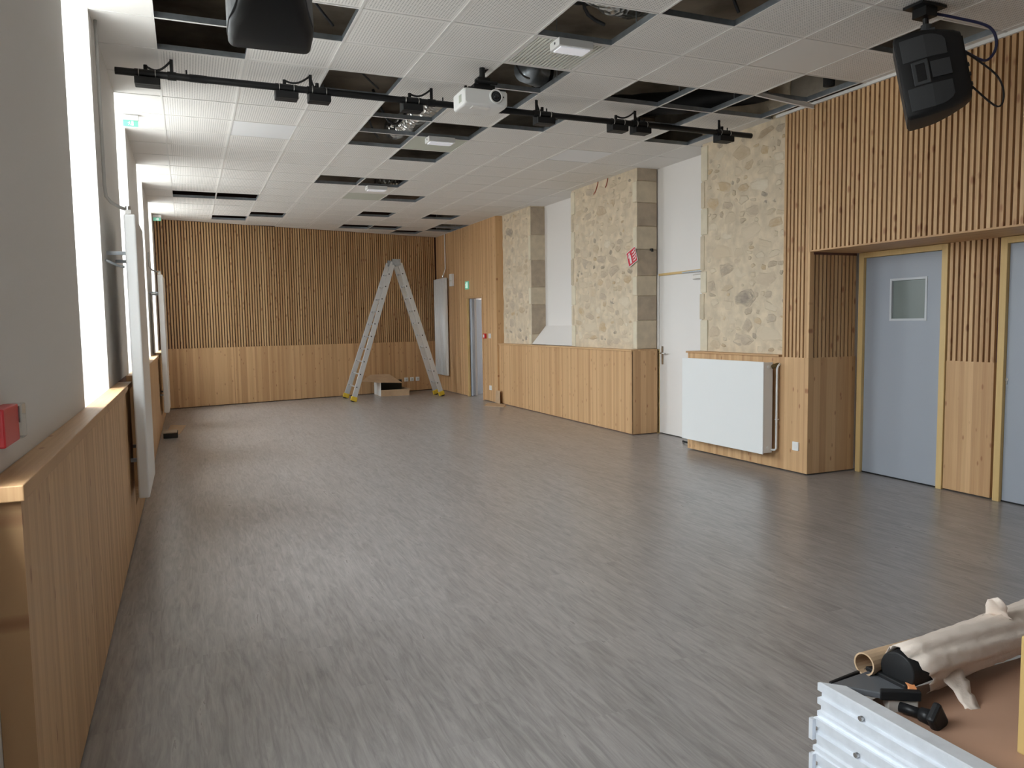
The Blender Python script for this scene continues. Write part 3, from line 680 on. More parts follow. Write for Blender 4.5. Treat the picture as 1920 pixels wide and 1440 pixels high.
# ------------------------------------------------------------------ projector
pj = thing('projector', 'white ceiling projector with black lens on a black mount', 'projector', (2.155, 5.63, 3.13))
px0, px1, py0, py1, pz0, pz1 = 1.981, 2.335, 5.50, 5.77, 3.128, 3.258
def rrect(w, h, r, n=5):
    out = []
    for cx, cy, a0 in ((w/2-r, h/2-r, 0), (-w/2+r, h/2-r, 90), (-w/2+r, -h/2+r, 180), (w/2-r, -h/2+r, 270)):
        for k in range(n+1):
            a = math.radians(a0+90*k/n); out.append((cx+r*math.cos(a), cy+r*math.sin(a)))
    return out
cxp, czp = (px0+px1)/2, (pz0+pz1)/2
rings = []
for yy, w, h, r in ((py0, .335, .098, .02), (py0+.012, .352, .118, .022), (py0+.05, .354, .13, .022), (py1-.02, .350, .128, .022), (py1, .335, .11, .02)):
    rings.append([(cxp+a, yy, czp+b) for a, b in rrect(w, h, r)])
MB().loft(rings).build('projector_body', 'white_plastic', pj, smooth=False, bevel=.002)
lx, lz = 2.238, 3.205
MB().ring((lx, py0-.002, lz), .047, .008, 'Y', n=28).build('lens_ring', 'white_plastic', pj, smooth=True)
MB().tube([(lx, py0-.004, lz), (lx, py0+.02, lz)], .044, 24).build('lens_barrel', 'black', pj)
MB().ring((lx, py0-.006, lz), .027, .004, 'Y', n=24).build('lens_rim', 'charcoal', pj, smooth=True)
MB().tube([(lx, py0-.012, lz), (lx, py0-.002, lz)], [.018, .024], 20).build('lens_glass', 'lensglass', pj, smooth=True)
MB().tube([(2.297, py0-.003, 3.205), (2.297, py0+.01, 3.205)], .006, 10).build('sensor_dot', 'charcoal', pj)
v = MB()
for k in range(5): v.box(px0-.003, px0+.003, py0+.06+k*.012, py0+.065+k*.012, 3.16, 3.215)
v.build('vent_slots', 'tile_grey', pj)
B(2.06, 2.20, py0+.03, py0+.10, pz0-.004, pz0+.01).build('bottom_hatch', 'tile', pj, bevel=.003)
mt = MB(); mt.box(2.04, 2.34, 5.56, 5.74, pz1, pz1+.02); mt.box(2.10, 2.27, 5.60, 5.72, pz1+.02, pz1+.06); mt.box(2.14, 2.24, 5.62, 5.70, pz1+.05, pz1+.12)
for a in (2.08, 2.30): mt.tube([(a, 5.60, pz1+.01), (2.19, 5.66, pz1+.08)], .008, 8)
mt.tube([(2.19, 5.66, pz1+.1), (2.19, 5.66, CE+.3)], .022, 14); mt.tube([(2.10, 5.58, pz1+.07), (2.28, 5.58, pz1+.07)], .012, 10)
mt.build('ceiling_mount', 'black', pj)
B(1.995, 2.012, 5.52, 5.54, pz1-.005, pz1+.012).build('projector_foot', 'black', pj)

# ------------------------------------------------------------------ loudspeakers
def loudspeaker(label, centre, yaw_d, tilt_d, plate, first):
    T = Matrix.Translation(centre) @ Matrix.Rotation(math.radians(yaw_d), 4, 'Z') @ Matrix.Rotation(math.radians(-tilt_d), 4, 'X')
    sp = thing('loudspeaker', label, 'loudspeaker', centre, 'loudspeakers hung from the ceiling')
    def rg(y, w, h, r, dz=0): return [(a, y, b+dz) for a, b in rrect(w, h, r, 4)]
    rings = [rg(.175, .33, .50, .03), rg(.182, .345, .515, .03), rg(.17, .362, .532, .032), rg(.10, .364, .536, .034), rg(.02, .352, .530, .04), rg(-.07, .29, .50, .05), rg(-.15, .232, .45, .05), rg(-.185, .20, .41, .05)]
    MB().loft(rings, 0, T).build('cabinet', 'black', sp, smooth=True, bevel=.004)
    MB().box(-.16, .16, .176, .186, -.245, .245, 0, T).build('front_grille', 'charcoal', sp)
    for s in (-1, 1):
        for z0, z1 in ((.082, .225), (-.225, -.082)):
            m = MB(); q = []
            for yy, xx, k in ((.155, .182, 1), (.11, .1835, 1), (.06, .1815, 1), (.02, .178, 1), (-.02, .166, .97), (-.05, .155, .90), (-.08, .1435, .78), (-.095, .138, .62)):
                zz0, zz1 = (z0, z0+(z1-z0)*k) if z0 > 0 else (z1-(z1-z0)*k, z1)
                q.append([(s*(xx+.0025), yy, zz0), (s*(xx+.0025), yy, zz1), (s*(xx-.015), yy, zz1), (s*(xx-.015), yy, zz0)])
            m.loft(q, 0, T).build('side_panel', 'charcoal', sp, bevel=.003)
        m = MB(); m.box(s*.178-.008, s*.178+.008, .02, .115, -.075, .075, 0, T); h_ = m.build('handle_frame', 'charcoal', sp, bevel=.006)
        m = MB(); m.box(s*.184-.004, s*.184+.004, .04, .095, -.055, .055, 0, T); m.build('handle_hole', 'black_metal', h_, bevel=.004)
        m = MB(); q = [[(s*xx, yy, -.05), (s*xx, yy, .05), (s*(xx-.02), yy, .05), (s*(xx-.02), yy, -.05)] for yy, xx in ((.01, .182), (-.10, .148))]
        m.loft(q, 0, T).build('handle_rib', 'charcoal', sp)
    m = MB(); m.box(-.085, .085, -.193, -.18, -.17, .17, 0, T); rp = m.build('rear_panel', 'black_metal', sp, bevel=.003)
    for z in (-.12, -.06, .0, .07): MB().tube([tuple(T @ Vector((-.03, -.187, z))), tuple(T @ Vector((-.03, -.205, z)))], .013, 10).build('rear_socket', 'charcoal', rp)
    top = T @ Vector((0, -.01, .27))
    m = MB(); m.box(-.06, .06, -.06, .04, .255, .285, 0, T); m.tube([tuple(top), tuple(top + Vector((0, 0, .06)))], .032, 14)
    m.build('swivel_bracket', 'charcoal', sp)
    pz = plate
    m = MB(); m.tube([tuple(top + Vector((0, 0, .04))), (pz[0], pz[1], CE-.01)], .018, 12); m.box(pz[0]-.05, pz[0]+.05, pz[1]-.05, pz[1]+.05, CE-.075, CE-.02); m.box(pz[0]-.11, pz[0]+.11, pz[1]-.07, pz[1]+.07, CE-.02, CE-.003)
    m.build('ceiling_plate', 'black_metal', sp)
    return T
Tr = loudspeaker('black loudspeaker hung before the slatted wall', Vector((4.462, 3.553, 3.02)), 40, 11, (4.40, 3.57), True)
Tl = loudspeaker('black loudspeaker hung at window side, cut by top edge', Vector((.405, 3.63, 3.045)), -2, 12, (.405, 3.60), False)
c1 = Tr @ Vector((.03, -.200, .10)); c2 = Tr @ Vector((.03, -.200, -.12))
cable('blue loudspeaker cable from the ceiling plate to the slatted wall speaker', [(4.49, 3.60, CE-.02), (4.62, 3.52, CE-.06), (4.80, 3.42, CE-.13), (4.84, 3.40, CE-.25), (4.80, 3.44, CE-.33), tuple(c1)], .009, 'bluecable', 'speaker_cable')
cable('black cable looping behind the slatted wall speaker', [tuple(c1), (4.84, 3.40, CE-.42), (4.87, 3.36, CE-.55), (4.84, 3.38, CE-.63), tuple(c2)], .006, 'cable', 'speaker_cable')

# ------------------------------------------------------------------ emergency lights and exit signs
for lab, x0, x1, y0 in (('white emergency light on the slotted air grille', 2.45, 2.72, 4.85), ('white emergency light on the greenish tile', 2.41, 2.70, 7.80), ('small far white emergency light by the foil duct bay', 2.42, 2.71, 10.80)):
    t = thing('emergency_light', lab, 'light', ((x0+x1)/2, y0, CE-.06), 'emergency lights on the ceiling')
    B(x0, x1, y0, y0+.15, CE-.058, CE-.003).build('light_body', 'white_plastic', t, bevel=.005)
    B(x0+.02, x1-.02, y0+.015, y0+.135, CE-.066, CE-.056).build('light_lens', 'lens', t, bevel=.003)
    B(x0-.002, x0+.004, y0+.06, y0+.075, CE-.035, CE-.02).build('side_slot', 'charcoal', t)
def exit_sign(name, label, x, y, z, w, h, along, thick=.012, body=None):
    t = thing(name, label, 'exit sign', (x, y, z), 'green exit signs')
    T = Matrix.Translation((x, y, z)) @ (Matrix.Rotation(math.radians(-90), 4, 'Z') if along == 'Y' else Matrix.Identity(4))
    MB().box(-w/2, w/2, -thick/2, thick/2, -h/2, h/2, 0, T).build('sign_plate', 'green', t)
    m = MB(); yf = -thick/2-.002
    def poly(p): m.add([(a*h, yf, b*h) for a, b in p], [tuple(range(len(p)))], 0, T)
    poly([(.02, -.36), (.42, -.36), (.42, .36), (.02, .36), (.02, .30), (.36, .30), (.36, -.30), (.02, -.30)] if False else [(.12, -.36), (.44, -.36), (.44, .36), (.12, .36)])
    poly([(-.20, .22), (-.10, .22), (-.10, .33), (-.20, .33)]); poly([(-.26, .18), (-.06, .16), (-.10, -.06), (-.24, -.06)])
    poly([(-.24, -.06), (-.16, -.06), (-.30, -.32), (-.38, -.30)]); poly([(-.16, -.06), (-.08, -.06), (.02, -.20), (.0, -.34), (-.06, -.34), (-.05, -.2)])
    poly([(-.26, .16), (-.30, .10), (-.42, .02), (-.42, .08)])
    m.build('sign_symbol', 'exit_white', t, fix=False)
    if body: MB().box(-w*.55, w*.55, -.03, .03, h/2, h/2+.044, 0, T).build('sign_body', 'white_plastic', t, bevel=.004)
    return t
exit_sign('exit_sign', 'exit sign over the open far door on the wood wall', 5.272, 14.69, 2.27, .16, .16, 'Y', .03)
exit_sign('exit_sign', 'exit sign hung at the ceiling over the second window', -.395, 8.00, CE-.075, .125, .055, 'X', body=True)
exit_sign('exit_sign', 'exit sign hung at the ceiling over the farthest window', -.395, 14.75, CE-.075, .125, .055, 'X', body=True)

# ------------------------------------------------------------------ radiators
def tall_radiator(label, xb, xf, y0, y1, z0, z1, side, wallx, flutes, pipes):
    t = thing('tall_radiator', label, 'radiator', ((xb+xf)/2, (y0+y1)/2, z0), 'tall white radiators')
    m = MB(); lo, hi = min(xb, xf), max(xb, xf)
    m.box(lo, hi, y0, y1, z0, z1); body = m.build('radiator_body', 'white_enamel', t, bevel=.012, seg=3)
    if flutes:
        k = MB(); n = 6; w = (y1-y0)/n
        for i in range(n): k.tube([(xf, y0+w*(i+.5), z0+.02), (xf, y0+w*(i+.5), z1-.02)], w*.46, 10)
        k.build('radiator_flutes', 'white_enamel', t, smooth=True)
    for z in (z0+.25, z1-.25):
        for y in (y0+.12, y1-.12):
            B(min(xb, wallx), max(xb, wallx), y-.015, y+.015, z-.012, z+.012).build('wall_bracket', 'galv', t)
    if pipes: MB().tube(pipes, .011, 10).build('feed_pipe', 'pipe_grey' if side > 0 else 'white_enamel', t, smooth=True)
    vy = pipes[-1][1] if pipes else y0+.05
    MB().tube([(xb+(xf-xb)*.4, vy, z1-.01), (xb+(xf-xb)*.4, vy, z1+.055)], .018, 12).box(xb+(xf-xb)*.4-.018, xb+(xf-xb)*.4+.018, vy-.02, vy+.03, z1+.005, z1+.03).build('radiator_valve', 'chrome', t)
    return t
tall_radiator('tall white radiator between the two nearer windows', -.355, -.285, 5.72, 6.66, .33, 2.25, 1, XL, False,
              [(-.452, 5.66, CE), (-.452, 5.66, 2.42), (-.446, 5.66, 2.35), (-.42, 5.68, 2.315), (-.37, 5.72, 2.29), (-.34, 5.76, 2.285)])
tall_radiator('tall white radiator between the two farther windows', -.355, -.285, 11.95, 12.85, .28, 2.25, 1, XL, False,
              [(-.452, 11.85, 2.55), (-.452, 11.85, 2.36), (-.42, 11.9, 2.31), (-.34, 12.0, 2.285)])
tall_radiator('tall fluted white radiator in the far wood corner', 5.255, 5.20, 15.90, 16.60, .36, 2.50, -1, 5.285, True, [(5.262, 16.05, CE), (5.262, 16.05, 2.70), (5.24, 16.15, 2.54)])
for (yy, zz) in ((5.60, 1.90), (5.60, 1.83)):
    pass
rt = thing('panel_radiator', 'wide flat white radiator on the wood wainscot', 'radiator', (5.25, 6.55, .15), 'radiators')
Tq = Matrix.Translation((0, 0, 0))
def rskew(y, d): return skew(y)-d
m = MB(); ya, yb = 5.90, 7.17
m.prism([(rskew(ya, .17), ya), (rskew(yb, .17), yb), (rskew(yb, .155), yb), (rskew(ya, .155), ya)], .155, 1.072); m.build('front_panel', 'white_enamel', rt, bevel=.006)
m = MB(); m.prism([(rskew(ya, .155), ya+.02), (rskew(yb, .155), yb-.02), (rskew(yb, .05), yb-.02), (rskew(ya, .05), ya+.02)], .165, 1.062); m.build('radiator_core', 'white_enamel', rt)
sd = MB().prism([(rskew(ya, .156), ya+.001), (rskew(ya, .156), ya+.018), (rskew(ya, .05), ya+.018), (rskew(ya, .05), ya+.001)], .165, 1.066).build('side_cover', 'tile', rt, bevel=.004)
for z in (.215, 1.02): MB().tube([(rskew(ya, .105), ya+.004, z), (rskew(ya, .105), ya-.006, z)], .016, 14).build('end_plug', 'white_enamel', sd)
MB().tube([(rskew(ya, .06), ya+.01, .195), (rskew(ya, .045), ya-.03, .195), (rskew(ya, .03), ya-.035, .21), (rskew(ya, .03), ya-.035, 1.0), (rskew(ya, .02), ya-.035, 1.03), (rskew(ya, -.005), ya-.035, 1.05)], .011, 10).build('feed_pipe', 'white_enamel', rt, smooth=True)
MB().ring((rskew(ya, .03), ya-.035, .50), .014, .005, 'Z', n=12).box(rskew(ya, .03), rskew(ya, 0), ya-.039, ya-.031, .494, .506).build('pipe_clip', 'white_plastic', rt)
MB().tube([(rskew(ya, .06), ya+.01, 1.02), (rskew(ya, .04), ya-.012, 1.03), (rskew(ya, .0), ya-.02, 1.04)], .022, 10).build('valve_wrap', 'brown_bit', rt)

# ------------------------------------------------------------------ small wall fittings
def plate(name, label, cat, x0, x1, y0, y1, z0, z1, mat, inner=None, group=None):
    t = thing(name, label, cat, ((x0+x1)/2, (y0+y1)/2, z0), group)
    B(x0, x1, y0, y1, z0, z1).build('cover_plate', mat, t, bevel=.004); return t
t = plate('wall_socket', 'white wall socket low on the wainscot right of the radiator', 'socket', 5.353, 5.372, 5.60, 5.68, .22, .305, 'white_plastic')
MB().tube([(5.352, 5.64, .262), (5.358, 5.64, .262)], .024, 18).build('socket_well', 'tile', t)
t = plate('wall_socket', 'white wall socket low beside the far open door', 'socket', 5.270, 5.285, 13.43, 13.54, .225, .31, 'white_plastic')
MB().tube([(5.268, 13.485, .267), (5.273, 13.485, .267)], .024, 16).build('socket_well', 'tile', t)
t = plate('light_switch', 'white light switch right of the small red call point', 'switch', 5.270, 5.285, 13.43, 13.54, 1.21, 1.30, 'white_plastic')
B(5.265, 5.272, 13.45, 13.52, 1.225, 1.285).build('switch_rocker', 'white_paint', t)
t = plate('fire_call_point', 'small red call point beside the far open door', 'alarm', 5.245, 5.285, 13.665, 13.775, 1.205, 1.30, 'red')
B(5.241, 5.246, 13.69, 13.75, 1.225, 1.28).build('call_window', 'white_plastic', t)
t = plate('fire_call_point', 'large red call point with clear cover on the near wall', 'alarm', XL, XL+.038, 2.27, 2.45, 1.188, 1.288, 'red')
m = MB(); m.box(XL, XL+.045, 2.452, 2.51, 1.19, 1.285); m.build('clear_cover', 'glass', t, bevel=.003)
B(XL, XL+.04, 2.454, 2.465, 1.235, 1.28).build('cover_hinge', 'white_plastic', t)
t = plate('wall_box', 'white wall box beside the far fluted radiator', 'box', 5.235, 5.285, 15.54, 15.72, 2.30, 2.56, 'white_plastic')
B(5.232, 5.236, 15.56, 15.70, 2.41, 2.42).build('box_seam', 'tile_grey', t)
for i, xx in enumerate((4.46, 4.60, 4.74)):
    yy = farY(xx); t = thing('wall_socket', ('ladder-side', 'middle', 'corner-side')[i] + ' one of three white sockets on far wood panel', 'socket', (xx, yy, .22), 'three sockets on the far wall')
    T = Matrix.Translation((xx, yy, .27)) @ Matrix.Rotation(ang, 4, 'Z')
    MB().box(-.045, .045, -.016, 0, -.045, .045, 0, T).build('cover_plate', 'white_plastic', t, bevel=.004)
    MB().tube([tuple(T @ Vector((0, -.02, 0))), tuple(T @ Vector((0, -.01, 0)))], .022, 14).build('socket_well', 'tile_grey', t)
# fire extinguisher sign, tilted on the stone
sg = thing('fire_sign', 'tilted red and white extinguisher sign on stone pier', 'sign', (5.40, 8.64, 2.33))
sy = Vector((0, -.21, .078)).normalized(); sz = Vector((0, .078, .21)).normalized()
Ts = Matrix(((0, 0, 1, 5.398), (sy.y, sz.y, 0, 8.642), (sy.z, sz.z, 0, 2.331), (0, 0, 0, 1)))   # x: along sign, y: up, z: into wall
MB().prism([(-.112, -.100), (.112, -.100), (.112, .100), (-.112, .100)], 0, .004, 0, Ts).build('sign_border', 'white_plastic', sg)
MB().prism([(-.104, -.092), (.104, -.092), (.104, .092), (-.104, .092)], -.002, .001, 0, Ts).build('sign_face', 'redsign', sg)
m = MB()
def sp_(p): m.prism(p, -.004, -.001, 0, Ts)
sp_([(-.058, -.075), (-.018, -.075), (-.018, .030), (-.028, .045), (-.048, .045), (-.058, .030)])
sp_([(-.046, .05), (-.030, .05), (-.030, .064), (-.046, .064)]); sp_([(-.062, .062), (-.022, .068), (-.022, .074), (-.062, .07)])
sp_([(-.080, .010), (-.072, .010), (-.068, .052), (-.050, .058), (-.052, .066), (-.076, .060)])
for k in range(4):
    bx = .012+.0*k; bz = -.070+k*.038
    sp_([(bx, bz), (bx+.022, bz+.016), (bx+.05, bz+.012), (bx+.075, bz+.030), (bx+.088, bz+.022), (bx+.066, bz+.002), (bx+.03, bz+.0)])
m.build('sign_symbol', 'white_plastic', sg)
tag(MB().tube([(5.62, 8.535, 2.42), (5.62, 8.50, 2.42), (5.62, 8.50, 2.39)], .016, 8).build('wall_hook', 'black_metal'), 'small black hook on the near side of stone pier', 'hook')
cable('loose red cable end sticking from the middle stone pier top', wavy((5.415, 9.55, CE), (5.40, 9.66, CE-.16), .03, 7), .006, 'copper')
cable('second loose cable end beside the first on the middle pier', wavy((5.415, 9.28, CE), (5.40, 9.33, CE-.12), .02, 7), .006, 'copper')
cable('thin pipe bracket pair behind the nearer tall radiator', [(-.46, 5.55, 1.93), (-.40, 5.58, 1.90), (-.37, 5.72, 1.90)], .009, 'galv', 'radiator_pipe')

# ------------------------------------------------------------------ ladder
ld_ = thing('folding_ladder', 'tall aluminium folding ladder standing open before the far wall', 'ladder', (3.9, 15.2, 0))
apex = Vector((3.90, 0, 2.74))
def rail(name, foot, top, w, d, parent):
    foot, top = Vector(foot), Vector(top); ax = (top-foot).normalized(); side = Vector((0, 1, 0)); nrm = ax.cross(side).normalized()
    L = (top-foot).length
    T = Matrix(((nrm.x, side.x, ax.x, foot.x), (nrm.y, side.y, ax.y, foot.y), (nrm.z, side.z, ax.z, foot.z), (0, 0, 0, 1)))
    return MB().box(-w/2, w/2, -d/2, d/2, .05, L, 0, T).build(name, 'alu_ladder', parent, bevel=.004), T, L
def section(feet, tops, wid):
    rl = []
    for ft, tp in zip(feet, tops):
        o, T, L = rail('ladder_rail', ft, tp, wid, .028, ld_); rl.append((T, L))
        MB().box(-wid*.62, wid*.62, -.028, .028, -.02, .07, 0, T).build('ladder_foot', 'yellow', o, bevel=.012)
        m = MB(); m.box(-wid*.5, wid*.5, -.03, .03, -.035, -.018, 0, T); m.build('foot_pad', 'black', o)
        m = MB()
        for k in range(1, 11):
            c = Vector((.012, 0, .26*k)); m.tube([tuple(T @ (c + Vector((0, -.018, 0)))), tuple(T @ (c + Vector((0, .018, 0))))], .0125, 8)
        m.build('rung_end', 'black', o)
    for k in range(1, 11):
        p, q = rl[0][0] @ Vector((0, 0, .26*k)), rl[1][0] @ Vector((0, 0, .26*k))
        MB().tube([tuple(p), tuple(q)], .015, 8).build('ladder_rung', 'alu_ladder', ld_)
section([(2.935, 14.86, .035), (2.945, 15.70, .035)], [(3.84, 15.03, 2.74), (3.84, 15.42, 2.74)], .10)
section([(4.815, 15.10, .035), (4.815, 15.50, .035)], [(3.98, 15.05, 2.72), (3.98, 15.40, 2.72)], .10)
for y in (15.03, 15.41):
    m = MB(); m.tube([(3.91, y-.03, 2.72), (3.91, y+.03, 2.72)], .06, 16); m.box(3.82, 3.99, y-.02, y+.02, 2.68, 2.80); m.build('ladder_hinge', 'galv', ld_)

# ------------------------------------------------------------------ carton and floor bits
ct = thing('open_carton', 'open cardboard carton with raised flap under the ladder', 'carton', (3.95, 15.95, 0))
x0, x1, y0, y1 = 3.66, 4.28, 15.66, 16.25
B(x0, x1, y0, y1, 0, .008).build('carton_base', 'card', ct)
B(x0, x0+.012, y0, y1, .008, .30).build('carton_side', 'card_white', ct); B(x1-.012, x1, y0, y1, .008, .14).build('carton_side', 'card', ct)
B(x0+.012, x1-.012, y0, y0+.012, .008, .135).build('carton_front', 'card', ct); B(x0+.012, x1-.012, y1-.012, y1, .008, .30).build('carton_back', 'card_dark', ct)
B(x0+.05, x1-.05, y0+.05, y1-.05, .01, .06).build('carton_inner_block', 'card_dark', ct)  # inner block, like the carton back, simply coloured dark
m = MB(); m.add([(3.26, 15.62, .335), (3.66, 15.62, .295), (4.14, 15.70, .265), (3.98, 16.18, .43), (3.55, 16.14, .43)], [(0, 1, 2, 3, 4)]); k = m.build('carton_flap', 'card', ct)
md = k.modifiers.new('thick', 'SOLIDIFY'); md.thickness = .006
m = MB(); m.add([(4.28, 15.66, .14), (4.32, 15.58, .13), (4.34, 16.2, .12), (4.28, 16.25, .14)], [(0, 1, 2, 3)]); k = m.build('carton_flap', 'card', ct); md = k.modifiers.new('thick', 'SOLIDIFY'); md.thickness = .005
cb = thing('cardboard_sheet', 'folded cardboard piece on the floor against the wainscot', 'cardboard', (5.15, 12.9, 0))
MB().prism([(4.90, 12.85), (5.12, 12.45), (5.29, 12.75), (5.27, 13.15), (5.10, 13.20)], .001, .010).build('flat_sheet', 'card', cb)
MB().add([(5.255, 12.95, .01), (5.27, 13.22, .01), (5.275, 13.20, .24), (5.268, 12.98, .25)], [(0, 1, 2, 3)]).build('upright_sheet', 'card', cb).modifiers.new('thick', 'SOLIDIFY').thickness = .006
sb_ = thing('small_box', 'small dark grey box on floor by the left wainscot', 'box', (-.27, 11.35, 0))
B(-.36, -.18, 11.25, 11.50, 0, .075).build('box_body', 'card_dark', sb_, bevel=.006); B(-.37, -.19, 11.24, 11.51, .068, .085).build('box_lid', 'quoin_dark', sb_, bevel=.004)
tag(MB().prism([(-.34, 11.7), (-.16, 11.6), (-.08, 12.6), (-.30, 12.75)], .001, .008).build('cardboard_scrap', 'card'), 'flat brown cardboard scrap behind the small dark box', 'cardboard')
tag(MB().tube([(5.55, 7.72, .012), (5.50, 7.62, .022), (5.52, 7.50, .012)], .012, 8).build('door_wedge', 'black'), 'small dark scrap on the floor by the white door', 'scrap')

# ------------------------------------------------------------------ stack of stage decks
SX0, SX1, SY1, SY0, ST, SH = 1.384, 2.384, 1.371, -.62, .600, .085
prof = [(0, 0), (0, .012), (.006, .016), (.006, .026), (0, .030), (0, .046), (.007, .050), (.007, .060), (0, .064), (0, .083), (.004, .085), (.045, .085), (.045, .081), (.030, .078), (.030, .006), (.045, .004), (.045, 0)]
decklabs = ['topmost upturned aluminium stage deck holding the paper-wrapped roll', 'second aluminium stage deck down the stack', 'third aluminium stage deck down the stack'] + [q + ' aluminium stage deck down the stack' for q in ('fourth', 'fifth', 'sixth', 'seventh and lowest')]
for i in range(7):
    z = ST-SH*(i+1); dx = (0, -.012, -.016, -.010, -.014, -.008, -.012)[i]; dy = (0, .0, -.006, .004, 0, .003, 0)[i]
    t = thing('stage_deck', decklabs[i], 'stage deck', (SX0+dx+.5, .4, z), 'stacked stage decks')
    x0, x1, y0, y1 = SX0+dx, SX1+dx, SY0+dy, SY1+dy
    def side(xx, s, m_):
        a = [(xx+s*p, y0 + (p if True else 0), z+q) for p, q in prof]; b = [(xx+s*p, y1-p, z+q) for p, q in prof]
        m_.loft([a, b])
    def end(yy, s, m_):
        a = [(x0+p, yy+s*p, z+q) for p, q in prof]; b = [(x1-p, yy+s*p, z+q) for p, q in prof]
        m_.loft([a, b])
    m = MB(); side(x0, 1, m); m.build('side_rail', 'alu', t); m = MB(); side(x1, -1, m); m.build('side_rail', 'alu', t)
    m = MB(); end(y0, 1, m); m.build('end_rail', 'alu', t)
    if i: m = MB(); end(y1, -1, m); m.build('end_rail', 'alu', t)
    B(x0+.03, x1-.03, y0+.03, y1-.03, z+.006, z+.022).build('deck_board', 'plywood', t)
    if i < 3:
        m = MB()
        for yy in (1.24, .83, .42):
            m.tube([(x0-.003, yy, z+.055), (x0+.004, yy, z+.055)], .006, 8)
        m.build('rail_bolt', 'chrome', t)
    if i == 1:
        pass
    if i:
        m = MB(); m.box(x0-.010, x0+.001, y1-.008, y1+.004, z+.03, z+.082); m.build('corner_tab', 'alu', t)
    if i == 0:
        zf = z+.022
        cbk = MB().prism([(1.427, 1.372), (1.57, 1.385), (1.60, 1.30), (1.565, 1.245), (1.50, 1.285)], ST-.030, ST-.014).build('corner_bracket', 'bracket', t, bevel=.003)
        MB().prism([(1.493, 1.282), (1.505, 1.294), (1.585, 1.25), (1.575, 1.235)], ST-.030, ST-.006).build('bracket_rim', 'black', cbk, bevel=.003)
        MB().prism([(1.565, 1.392), (1.585, 1.385), (1.585, 1.262), (1.565, 1.275)], ST-.034, ST-.004).build('bracket_rim', 'black', cbk, bevel=.003)
        MB().prism([(1.43, 1.372), (1.57, 1.392), (1.57, 1.40), (1.43, 1.380)], z, ST-.012).build('bracket_rim', 'black', cbk, bevel=.002)
        MB().prism([(1.515, 1.278), (1.575, 1.243), (1.60, 1.275), (1.54, 1.315)], zf, ST-.030).build('leg_socket', 'beige', t, bevel=.003)
        MB().prism([(1.566, 1.262), (1.578, 1.252), (1.592, 1.272), (1.578, 1.284)], ST-.0145, ST-.003).build('bracket_sticker', 'orange', cbk)
        MB().tube([(1.535, 1.262, ST-.045), (1.552, 1.215, ST-.045)], .012, 12).build('clamp_screw', 'black_metal', t, smooth=True)
        MB().tube([(1.550, 1.218, ST-.045), (1.557, 1.192, ST-.045)], [.016, .019], 12).build('clamp_collar', 'black_metal', t, smooth=True)
        MB().box(-.038, .038, -.010, .010, -.026, .026, 0, Matrix.Translation((1.561, 1.182, ST-.045)) @ Matrix.Rotation(.25, 4, 'Z') @ Matrix.Rotation(.9, 4, 'Y')).build('clamp_knob', 'black', t, bevel=.008)
        MB().tube([(x0-.004, .905, z+.060), (x0+.003, .905, z+.060)], .015, 12).tube([(x0-.004, .885, z+.050), (x0+.003, .885, z+.050)], .010, 10).build('ink_stamp', 'bluecable', t)
# paper wrapped roll and cardboard tube lying on the top deck
A0, A1 = Vector((1.578, 1.308, ST+.016)), Vector((2.30, 1.377, ST+.016)); ad = (A1-A0).normalized()
rl_ = thing('wrapped_roll', 'black roll wrapped in torn cream paper on the stage decks', 'roll', tuple((A0+A1)/2 - Vector((0, 0, .05))))
MB().tube([tuple(A0), tuple(A1)], .046, 24).build('roll_core', 'black', rl_, smooth=True, bevel=.004)
side = ad.cross(Vector((0, 0, 1))).normalized(); up = side.cross(ad)
rs = random.Random(5); rings_v = []; n = 30; N = 40; Lr = (A1-A0).length
vs = []; fs = []
for i in range(N+1):
    t = i/N; base = A0.lerp(A1, .09+.93*t)
    for j in range(n+1):
        a = math.radians(-60 + 300*j/n)
        jag = (-.05*max(0, math.sin(a*1.0+.3)) + rs.uniform(-.008, .008) - .03*(j/n)) if i == 0 else 0
        r = .0555 + .004*math.sin(5*a+3*t) + .0035*math.sin(11*a+9*t) + rs.uniform(-.0012, .0012) + (.006 if j < 2 else 0)
        vs.append(tuple(base + ad*jag + side*r*math.cos(a) + up*r*math.sin(a)))
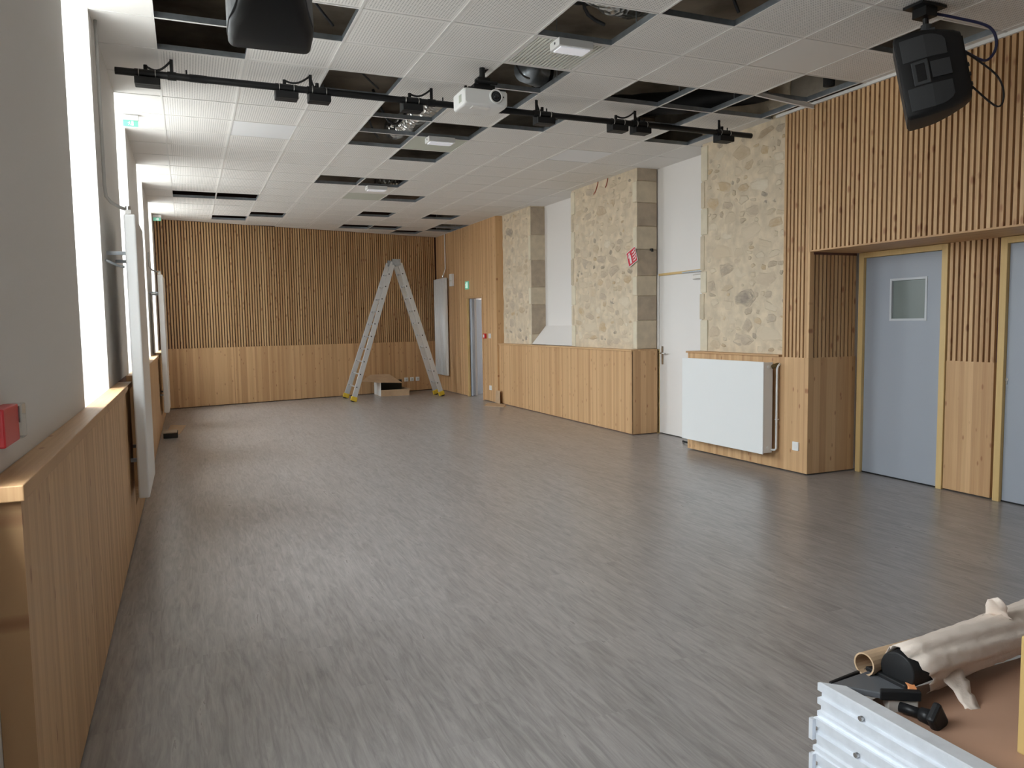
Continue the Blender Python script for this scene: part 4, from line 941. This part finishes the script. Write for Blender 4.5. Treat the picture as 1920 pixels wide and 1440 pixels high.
for i in range(N):
    for j in range(n): fs.append((i*(n+1)+j, i*(n+1)+j+1, (i+1)*(n+1)+j+1, (i+1)*(n+1)+j))
pw = MB().add(vs, fs).build('paper_wrap', 'kraft', rl_, smooth=True, fix=False); pw.modifiers.new('thick', 'SOLIDIFY').thickness = .0015
def torn(p, d, w, L, seed):
    rs = random.Random(seed); p, d = Vector(p), Vector(d).normalized(); s = d.cross(Vector((0, 0, 1))).normalized(); vs = []; fs = []
    for i in range(7):
        t = i/6; ww = w*(1-.5*t)
        for j in range(4):
            vs.append(tuple(p + d*L*t + s*(j/3-.5)*ww*rs.uniform(.85, 1.15) + Vector((0, 0, rs.uniform(-.008, .008)))))
    for i in range(6):
        for j in range(3): fs.append((i*4+j, i*4+j+1, i*4+j+5, i*4+j+4))
    return vs, fs
v_, f_ = torn(A0.lerp(A1, .20) + side*.050 + Vector((0, 0, -.015)), (-.10, -.55, -.55), .07, .10, 3)
MB().add(v_, f_).build('torn_flap', 'kraft', rl_, smooth=True, fix=False).modifiers.new('thick', 'SOLIDIFY').thickness = .0015
v_, f_ = torn(A0.lerp(A1, .60) + Vector((0, 0, .045)), (-.30, -.08, .6), .075, .07, 8)
MB().add(v_, f_).build('torn_flap', 'kraft', rl_, smooth=True, fix=False).modifiers.new('thick', 'SOLIDIFY').thickness = .0015
tb = thing('cardboard_tube', 'hollow brown cardboard tube end behind the black roll', 'tube', (1.72, 1.36, ST))
B0, B1 = Vector((1.545, 1.378, ST+.010)), Vector((1.84, 1.408, ST-.004)); bd = (B1-B0).normalized()
m = MB(); n = 20; s2 = bd.cross(Vector((0, 0, 1))).normalized(); u2 = s2.cross(bd); rings = []
for P, R_ in ((B0, .029), (B1, .029), (B1, .025), (B0, .025)):
    rings.append([tuple(P + s2*R_*math.cos(2*math.pi*j/n) + u2*R_*math.sin(2*math.pi*j/n)) for j in range(n)])
m.loft(rings, closed=True); m.build('tube_wall', 'card', tb)
bt = tag(MB().box(1.624, 1.668, 1.00, 1.04, ST-.063, ST+.20).build('wooden_batten', 'batten', bevel=.004), 'upright wooden batten standing in the topmost stage deck', 'batten')
